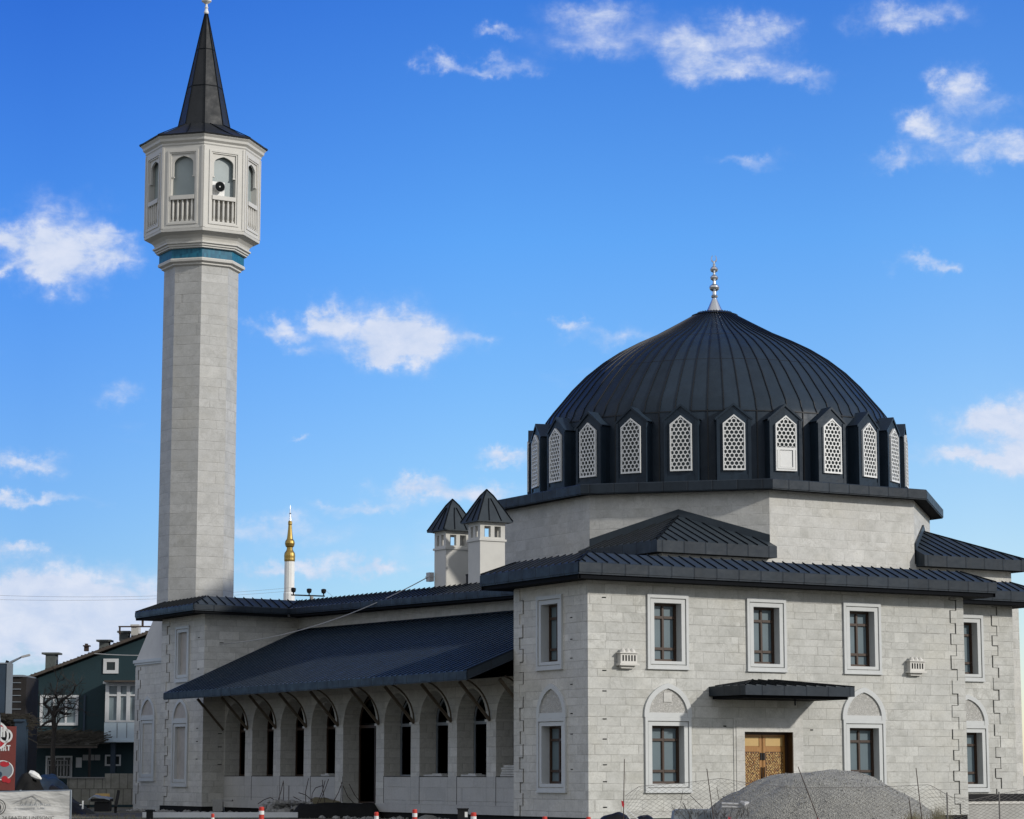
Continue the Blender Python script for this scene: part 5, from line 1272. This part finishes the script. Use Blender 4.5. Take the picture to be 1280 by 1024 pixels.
for x, y, l_, w_ in ((327, 1008.5, 'orange and white post in front of the broken concrete, leftmost of the striped posts', 6.5), (470.5, 1015.0, 'low orange and white post below the arcade door', 5.5), (518.5, 1011.5, 'orange and white post beside the small sand pile', 6), (592, 1015.5, 'low orange and white post just right of the black box', 7), (266, 1017, 'nearly hidden orange post top left of the striped posts', 4), (681, 1020.5, 'orange post top below the shaded side wall of the entrance block', 6), (735.5, 1021, 'orange post top at the corner of the entrance block', 6)): delineator(DF, x, y, l_, wpx=w_)
b = MB(); BF = Fr(82.0); BF.pbox(b, 572, 1012, 585, 1035, 0, .3); BF.pbox(b, 571, 1010.5, 586, 1012, -.03, .33)
o = b.build('black_box', 'black'); tag(o, 'black plastic box with a small white label, between two striped posts', 'box'); b = MB(); BF.pbox(b, 581, 1015, 584.5, 1021.5, -.008, -.001); b.build('paper_label', 'white_paint', o)
b = MB(); f_ = Fr(96); f_.pbox(b, 183, 1012, 190, 1024, 0, .3); f_.pbox(b, 181.5, 1012.5, 192, 1014.5, -.05, .35); tag(b.build('low_bollard', 'black'), 'short black bollard at the end of the white kerb near the corner pavilion', 'bollard')
b = MB(); f_ = Fr(106); f_.pbox(b, 266, 1001.5, 278, 1014, 0, .4); f_.pbox(b, 264, 999.8, 290, 1002, .0, .45); tag(b.build('grey_crate', 'concrete'), 'small grey crate against the arcade plinth at the pavilion corner', 'crate')

# ---- gravel pile
GF = Fr(70.0)
from mathutils import noise as mn
b = MB(); n = 90; ca, cz = GF.px(1040, 963); cz += .02; G = []
for i in range(n+1):
    row = []
    for j in range(n+1):
        u, v = (i/n*2-1)*4.7, (j/n*2-1)*3.9
        uu = u/(4.35 if u < 0 else 3.7); rr = sqrt(uu*uu+(v/3.3)**2); pw = 2.1+.35*max(-1, min(1, -u/1.5))
        h = (cz-GZ)*(1-rr**pw) if rr < 1 else 0
        # broad flat shoulder towards the right
        p = GF.p(ca+u, 0, v); nz = mn.noise(p*.9)*.10+mn.noise(p*2.3)*.05+mn.noise(p*6)*.025+mn.noise(p*15)*.012
        p.z = GZ-.03+h+(nz*min(1, h*1.5) if h > 0 else 0); row.append(p)
    G.append(row)
for i in range(n):
    for j in range(n): b.poly([G[i][j], G[i+1][j], G[i+1][j+1], G[i][j+1]], smooth=True)
rnd = random.Random(77)
gp_ = b.build('gravel_pile', 'gravel', weld=True); tag(gp_, 'big rounded pile of grey gravel in front of the wooden entrance door', 'gravel pile')
b = MB()
for i in range(2600):
    i_, j_ = rnd.randint(2, n-2), rnd.randint(2, n-2); p = G[i_][j_]
    if p.z < GZ+.02: continue
    c = p+RT*rnd.uniform(-.05, .05)+FW*rnd.uniform(-.04, .04); r_ = rnd.uniform(.008, .022); a_ = Vector((rnd.gauss(0, 1), rnd.gauss(0, 1), rnd.gauss(0, 1))).normalized(); e_ = a_.orthogonal().normalized(); g_ = a_.cross(e_)
    b.obox(c, a_*r_, e_*r_*.7, g_*r_*.6)
b.build('loose_stones', 'gravel', gp_)['kind'] = 'stuff'

# ---- rods and wire fence
RF = Fr(62.0)
rods = [((779.5, 1012), (780.5, 949), 'thin upright steel rod left of the arched window, with a red rag at its foot'), ((892, 1024), (883.5, 961), 'thin leaning steel rod left of the wooden door'), ((1025, 1030), (997.5, 958.5), 'steel rod leaning left in front of the gravel pile'), ((1153, 1030), (1145, 960), 'thin steel rod right of the gravel pile'), ((1140, 1026), (1136, 998), 'short steel rod at the right foot of the gravel pile')]
for (x0, y0_), (x1, y1_), l_ in rods:
    p, q = RF.px(x0, y0_), RF.px(x1, y1_); P0, P1 = RF.p(*p), RF.p(*q); dn = (P0-P1).normalized(); t = (P0.z-GZ)/(-dn.z); g = thing('steel_rod', l_, 'rod', tuple(P0+dn*t), group='steel rods standing in the ground before the mosque')
    b = MB(); b.tube([P0+dn*t, P0, P1], [.014, .013, .011], 6); b.build('rod', 'rust', g)
rag = MB(); rnd = random.Random(6); pts = [(776.5, 1001), (779, 1001.5), (780.5, 1006), (779, 1010), (777.5, 1007)]
rag.prism([RF.p(*RF.px(x, y), -.03) for x, y in pts], FW*.03); tag(rag.build('red_rag', 'red'), 'red rag tied to the foot of the steel rod left of the arched window', 'rag')
fence = thing('wire_fence', 'sagging chicken wire fence across the right half of the building site', 'fence', tuple(RF.p(RF.px(1000, 1000)[0], GZ, .3)))
b = MB(); step = .085; A0 = RF.px(783, 1000)[0]; A1 = RF.px(1290, 1000)[0]
def ftop(a):
    x = 640+a/62.3*D; key = [(780, 997), (800, 983), (860, 978), (900, 973), (935, 979), (990, 985), (1100, 984), (1160, 981), (1190, 997), (1215, 1000), (1245, 993), (1285, 986)]
    for (u0, v0), (u1, v1) in zip(key, key[1:]):
        if x <= u1: y = v0+(v1-v0)*(x-u0)/(u1-u0); break
    else: y = 986
    return RF.px(x, y)[1]
NXX = int((A1-A0)/step); zl = GZ+.35; NZ = 22
def fp(i, j):
    a = A0+i*step; zt_ = ftop(a); t = j/NZ; z = zl+(zt_-zl)*t; return RF.p(a+.03*sin(z*7+a), z, .3+.05*sin(a*2.1)+.04*sin(z*5+a))
for i in range(NXX):
    for j in range(7, NZ):
        if (i+j) % 2 == 0: b.bar(fp(i, j), fp(i+1, j+1), .005, .005)
        else: b.bar(fp(i+1, j), fp(i, j+1), .005, .005)
for i in range(NXX): b.bar(fp(i, NZ), fp(i+1, NZ), .011, .011)
b.build('wire_netting', 'wire_metal', fence)
for x in (1186.5, 1252):
    b = MB(); a = RF.px(x, 1000)[0]; b.tube([RF.p(a, GZ, .3), RF.p(a, ftop(a)+.05, .3)], .02, 6); b.build('fence_post', 'wire_metal', fence)

# ---- odds and ends below the front
heap('black_plastic_heap', 'rubber', Fr(66.0), 738, 800, 1012.5, 'glossy black humped plastic sheet below the arched window', 'plastic sheet', seed=9, depth=.8, shape=lambda u: max(0, 1-u*u)**.5)
heap('black_plastic_mound', 'rubber', Fr(65.5), 786, 826, 1015.5, 'smaller glossy black hump right of the larger one below the arched window', 'plastic sheet', seed=19, depth=.6, shape=lambda u: max(0, 1-u*u)**.5)
E_ = Fr(65.0)
b = MB()
for (x0, y0_, x1, y1_) in ((777, 1011, 788, 1026), (781, 1010, 799, 1027)): b.bar(E_.p(*E_.px(x0, y0_), -.9), E_.p(*E_.px(x1, y1_), -.9), .05, .03)
tag(b.build('aluminium_strips', 'white_paint'), 'two bright bent metal strips lying over the black plastic hump', 'strips')
b = MB(); a0, z1 = E_.px(842, 1012); a1, _ = E_.px(890, 1012); sd = [(a0-.12, GZ), (a1, GZ), (a1, z1), (a0+.10, z1), (a0+.02, z1-.05)]
b.prism([E_.p(a, z, .0) for a, z in sd], FW*.9); o = b.build('grey_crate_box', 'concrete'); o.name = 'mortar_trough'; tag(o, 'dark grey mortar trough in front of the foot of the gravel pile', 'trough'); o.data.materials[0] = M['lamp_grey']; 
b = MB()
for y in (1004.5, 1008.5): b.tube([E_.p(*E_.px(901, y), -.3), E_.p(*E_.px(925, y+.8), -.3)], .035, 10)
b.tube([E_.p(*E_.px(924, 1003), -.3), E_.p(*E_.px(929, 1006), -.35), E_.p(*E_.px(932, 1003.5), -.3), E_.p(*E_.px(930, 1010), -.3)], [.05, .09, .07, .04], 8)
tag(b.build('rolled_netting', 'cable_grey'), 'pale rolled netting lying at the foot of the gravel pile', 'roll')
b = MB(); rnd = random.Random(44)
for i in range(60):
    x = rnd.uniform(845, 935); a, z = E_.px(x, rnd.uniform(1016, 1028)); p = E_.p(a, z, rnd.uniform(-.5, .2)); d_ = (RT*rnd.gauss(0, .4)+Vector((0, 0, 1))).normalized(); twig(b, p, d_, rnd.uniform(.08, .22), .006, 2)
for (x0, y0_, x1, y1_) in ((850, 1004, 853, 988), (853, 1004, 868, 1030), (862, 994, 878, 1010), (898, 1000, 895, 984)): b.tube([E_.p(*E_.px(x0, y0_), -.2), E_.p(*E_.px(x1, y1_), -.2)], .008, 4)
tag(b.build('brushwood', 'bark'), 'dry dark brushwood and twigs at the left foot of the gravel pile', 'brushwood')
for x, y, lab in ((899, 1020, 'small red plastic scrap left of the gravel pile'), (1001, 1022, 'small faded red scrap at the bottom of the gravel pile')):
    b = MB(); rr_ = random.Random(int(x)); P = [E_.p(*E_.px(x+rr_.uniform(-3.5, 3.5), y+rr_.uniform(-2.5, 2.5)), -3.4+rr_.uniform(0, .1)) for _ in range(9)]
    for i in range(7): b.poly([P[i], P[i+1], P[i+2]])
    tag(b.build('plastic_scrap', 'red'), lab, 'scrap', 'red scraps by the gravel pile')
# grass tufts right of the pile
for x, y, lab in ((1181, 1008, 'upright tuft of dry grass below the corner of the entrance block'), (1150, 1016, 'low spreading tuft of dry grass right of the gravel pile')):
    b = MB(); rnd = random.Random(int(x)); a, z = E_.px(x, y)
    for i in range(130):
        p = E_.p(a+rnd.gauss(0, .13), GZ+.55, 1+rnd.gauss(0, .2)); t_ = p+RT*rnd.gauss(0, .10)+Vector((0, 0, z-GZ-.55+rnd.uniform(-.2, .12))); s_ = RT*.006; b.poly([p-s_, p+s_, t_])
        p2 = Vector((p.x, p.y, GZ)); b.poly([p2-s_, p2+s_, p+s_, p-s_])
    tag(b.build('grass_tuft', 'dry_stalk'), lab, 'grass', 'grass tufts right of the gravel pile')
# low terrace wall by the recessed bay
b = MB(); b.box(16.72, 1.35, GZ, 24.5, 1.65, .42); tw = b.build('terrace_wall', 'render_coat'); tag(tw, 'low stone terrace wall with a thick black coping at the far right of the mosque', 'wall')
b = MB(); b.box(16.70, 1.28, .53, 24.6, 1.72, .80); b.build('coping', 'rubber', tw); b = MB(); b.box(16.70, 1.31, .421, 24.5, 1.69, .529); b.build('ledge', 'cast_stone', tw)

# ---- far minaret
FM = Fr(400.0)
a, z = FM.px(362, 700); fm = thing('distant_minaret', 'far white minaret top with bulbous golden spire beyond the mosque roof', 'minaret', tuple(FM.p(a, GZ)))
b = MB(); px_ = 400/D; T = lambda y: FM.px(362, y)[1]-GZ
b.lathe([(7.0*px_, 0), (6.6*px_, T(748)), (6.4*px_, T(702))], (0, 0), 12, smooth=False); b.lathe([(7.2*px_, T(752)), (7.3*px_, T(742)), (6.6*px_, T(741))], (0, 0), 12, smooth=False); b.build('shaft', 'white_paint', fm, loc=(0, 0, 0))
b = MB(); b.lathe([(r_*px_, T(y)) for r_, y in ((6.6, 702), (7.0, 700), (6.9, 698), (7.1, 695), (6.6, 691.5), (4.6, 688.5), (3.8, 686.5), (3.8, 684.5), (5.4, 683), (6.3, 679.5), (5.8, 676.5), (4.0, 674), (3.4, 670), (2.6, 662), (2.2, 656.5), (2.6, 655.5), (2.5, 652), (1.4, 651))], (0, 0), 20)
b.build('golden_spire', 'gold', fm, loc=(0, 0, 0)); b = MB(); b.lathe([(r_*px_, T(y)) for r_, y in ((1.5, 651), (1.0, 647), (.8, 643), (1.5, 642), (.7, 641), (.6, 636), (.1, 631))], (0, 0), 10); b.build('finial', 'silver', fm, loc=(0, 0, 0))

# ---- power pole behind the mosque and wires
PF = Fr(150.0)
pp = thing('power_pole', 'power pole top with a crossbar and three dark insulators just above the mosque roof', 'power pole', tuple(PF.p(PF.px(389.5, 900)[0], GZ)))
b = MB(); a, z = PF.px(389.5, 745); b.tube([PF.p(a, GZ), PF.p(a, z-.02)], .12, 8); b.build('pole', 'concrete', pp)
b = MB(); p, q = PF.px(364, 743.8), PF.px(406, 745.3); b.bar(PF.p(*p), PF.p(*q), .10, .08); b.build('crossbar', 'black', pp)
ins = []
for x, y in ((366.8, 743), (386.4, 744), (404.5, 744.5)):
    a, z = PF.px(x, y); c = PF.p(a, z); b = MB(); b.lathe([(.03, 0), (.05, .12), (.12, .14), (.15, .24), (.16, .36), (.10, .40), (0, .41)], (0, 0), 12); o = b.build('insulator', 'black', pp, loc=tuple(c-Vector(pp['base']))); ins.append(c+Vector((0, 0, .42)))
wires = [(ins[0], at(-60, 742, 128), .35, 'power line running left from the pole behind the minaret, upper of the two'), (ins[0]-Vector((0, 0, .2)), at(-60, 748, 128), .3, 'power line running left from the pole behind the minaret, lower of the two'), (ins[2], at(470, 778, 190), .25, 'power line dropping right behind the mosque roof')]
def catenary(p, q, sag, n=26): return [p.lerp(q, i/n)-Vector((0, 0, 4*sag*(i/n)*(1-i/n))) for i in range(n+1)]
for p, q, sg_, l_ in wires:
    b = MB(); b.tube(catenary(Vector(p), Vector(q), sg_), .007, 5); tag(b.build('power_line', 'wire_metal'), l_, 'wire', 'power lines at the pole behind the mosque')
b = MB(); b.tube(catenary(Vector((4.62, 20.2, 9.8)), Vector((.75, 33.16, 7.45)), .55, 30), .022, 6); tag(b.build('loose_cable', 'cable_grey'), 'pale cable hanging from the chimneys across the eave to the pavilion wall', 'cable')
b = MB(); b.tube(catenary(at(118, 817, 128), at(200, 819, 128), .05), .022, 5); tag(b.build('house_cable', 'cable_grey'), 'thin pale cable across the teal gable under the roof edge', 'cable')

# ================================================================== LIGHT AND SKY
S = Vector((.60, -1.0, .51)).normalized()
sun = bpy.data.lights.new('sun', 'SUN'); sun.energy = 2.8; sun.angle = radians(2.0); sun.color = (1.0, .955, .88)
so_ = bpy.data.objects.new('sun', sun); COL.objects.link(so_); so_.rotation_euler = S.to_track_quat('Z', 'Y').to_euler()
wd_ = bpy.data.worlds.new('World'); SC.world = wd_; wd_.use_nodes = True; nt = wd_.node_tree; nt.nodes.clear(); k = N(nt)
sk = k.new('ShaderNodeTexSky', sky_type='NISHITA'); sk.sun_disc = False; sk.sun_elevation = asin(S.z); sk.sun_rotation = atan2(S.x, S.y)
sk.air_density = 1.0; sk.dust_density = .6; sk.ozone_density = 2.2; sk.altitude = 900
gen = k.new('ShaderNodeTexCoord').outputs['Generated']
dirn = k.vm('NORMALIZE', gen); X_, Y_, Z_ = k.sep(dirn)
az = k.m('ARCTAN2', Y_, X_); el = k.m('ARCSINE', Z_)
AE = k.xyz(az, k.m('MULTIPLY', el, 1.0), 0.0)
wn = k.new('ShaderNodeTexNoise'); k.put(wn.inputs['Vector'], AE); wn.inputs['Scale'].default_value = 55; wn.inputs['Detail'].default_value = 6; wn.inputs['Roughness'].default_value = .62
wv = k.vm('SUBTRACT', wn.outputs['Color'], (.5, .5, .5)); wv = k.vm('MULTIPLY', wv, (.042, .026, 0)); AW = k.vm('ADD', AE, wv)
clouds = [(72, 300, 56, 42, 1.15), (58, 345, 40, 22, .8), (18, 302, 42, 22, .8), (128, 325, 34, 26, .7), (150, 298, 24, 10, .3), (0, 338, 22, 8, .45),
 (340, 412, 32, 11, .85), (405, 396, 26, 18, 1.35), (468, 412, 48, 30, 1.2), (524, 420, 50, 32, 1.2), (470, 440, 46, 14, .7), (368, 436, 28, 9, .45), (590, 424, 18, 8, .25),
 (150, 495, 30, 14, .45), (745, 22, 66, 20, .66), (745, 55, 70, 16, .36), (868, 58, 48, 30, .78), (958, 40, 42, 26, .92), (905, 88, 46, 14, .5), (990, 95, 46, 12, .4), (660, 80, 26, 12, .3),
 (552, 75, 22, 12, .55), (622, 41, 24, 9, .45), (612, 80, 30, 9, .5), (1140, 18, 62, 18, .85), (1196, 107, 26, 20, .8), (1160, 164, 34, 20, .95), (1238, 190, 52, 18, .85), (1120, 202, 34, 11, .45), (1228, 135, 44, 22, .42),
 (930, 200, 44, 10, .36), (712, 408, 16, 10, .5), (765, 420, 46, 14, .5), (1160, 325, 40, 10, .5), (1190, 327, 16, 6, .4), (1228, 525, 52, 18, .9), (1240, 568, 90, 12, .95), (1300, 545, 60, 40, .8),
 (26, 582, 48, 12, .75), (40, 627, 70, 8, .5), (12, 620, 24, 8, .5), (20, 692, 26, 8, .7), (520, 610, 46, 12, .85), (600, 620, 56, 14, .7), (632, 577, 36, 10, .8), (450, 632, 60, 9, .55),
 (345, 665, 70, 18, .55), (395, 704, 60, 9, .55), (470, 707, 26, 9, .6), (388, 551, 12, 6, .45), (330, 706, 40, 7, .45), (60, 765, 220, 42, 1.25), (-10, 735, 120, 22, .7), (150, 810, 200, 40, .9), (560, 690, 120, 40, .25)]
acc = 0.0
for px, py, rx, ry, s_ in clouds:
    v = ray(px, py).normalized(); a_ = atan2(v.y, v.x); e_ = asin(v.z); rx_ = rx/D*1.0/cos(e_)*1.0; ry_ = ry/D
    q = k.vm('MULTIPLY_ADD', AW, (1/rx_, 1/ry_, 0), (-a_/rx_, -e_/ry_, 0)); d2 = k.vm('DOT_PRODUCT', q, q, out=1); g_ = k.m('POWER', .3679, d2)
    acc = k.m('MULTIPLY_ADD', g_, s_*(1.3 if (s_ < .6 or py > 500) else 1.0), acc)
fb = k.noise(k.vm('MULTIPLY', AE, (1., 1.5, 1.)), 62, 9, .60, dist=.3)
fb2 = k.noise(k.vm('MULTIPLY', AE, (.55, 1.6, 1.)), 150, 6, .62)
dens = k.m('MULTIPLY', acc, k.m('SUBTRACT', k.m('MULTIPLY', fb, 2.1), .12)); dens = k.m('MULTIPLY', dens, k.mr(fb2, .25, .7, .72, 1.15))
alpha = k.mr(dens, .03, 1.15, 0, .93, True)
# small stray wisps anywhere in the sky
wisp = k.mr(k.m('MULTIPLY', k.noise(k.vm('MULTIPLY', AE, (.7, 1.7, 1.)), 16, 7, .6), k.noise(AE, 5.5, 2, .5)), .34, .50, 0, .35, True)
alpha = k.m('MAXIMUM', alpha, k.m('MULTIPLY', wisp, .7))
grad = k.mr(el, -.02, .34, 0, 1)
tintn = k.new('ShaderNodeValToRGB'); k.put(tintn.inputs[0], grad); cr_ = tintn.color_ramp; cr_.elements[0].position = 0; cr_.elements[0].color = (1.1, 1.12, 1.2, 1); cr_.elements[1].position = 1; cr_.elements[1].color = (.235, .70, 1.70, 1)
e2 = cr_.elements.new(.385); e2.color = (.80, 1.11, 1.50, 1); e2 = cr_.elements.new(.656); e2.color = (.505, 1.045, 1.75, 1)
skyc = k.mix(1.0, sk.outputs[0], tintn.outputs[0], 'MULTIPLY')
# the sky pales towards the sun's side (right of the view)
side = k.mr(az, PHI+radians(11), PHI-radians(11), 0, 1)
rp = k.new('ShaderNodeValToRGB'); k.put(rp.inputs[0], side); c_ = rp.color_ramp; c_.elements[0].position = 0; c_.elements[0].color = (.72, .81, .92, 1); c_.elements[1].position = 1; c_.elements[1].color = (1.65, 1.38, 1.18, 1)
for p_, q_ in ((.30, (1.03, 1.04, 1.04, 1)), (.47, (1.20, 1.17, 1.09, 1)), (.84, (1.42, 1.28, 1.14, 1))): e3 = c_.elements.new(p_); e3.color = q_
skyc = k.mix(1.0, skyc, rp.outputs[0], 'MULTIPLY')
cc_ = k.mix(k.mr(fb, .35, .65), (5.9, 6.8, 8.7), (7.4, 7.9, 9.2))
final = k.mix(alpha, skyc, cc_)
# unseen pale veil added behind the camera as neutral fill for the shade
back = k.mr(k.vm('DOT_PRODUCT', dirn, tuple(FW), out=1), .62, -.05, 0, 1, True)
veil = k.m('MULTIPLY', back, k.mr(k.noise(k.vm('MULTIPLY', dirn, (1., 1., 2.)), 3.0, 5, .6), .3, .6, .55, 1.0))
final = k.mix(veil, final, (6.9, 7.0, 7.0))
bg = k.new('ShaderNodeBackground'); bg.inputs['Strength'].default_value = .10; k.put(bg.inputs[0], final); ow = k.new('ShaderNodeOutputWorld'); nt.links.new(bg.outputs[0], ow.inputs[0])
SC.view_settings.view_transform = 'Standard'; SC.view_settings.look = 'None'; SC.view_settings.exposure = 0.0; SC.view_settings.gamma = 1.0
SC.cycles.max_bounces = 6
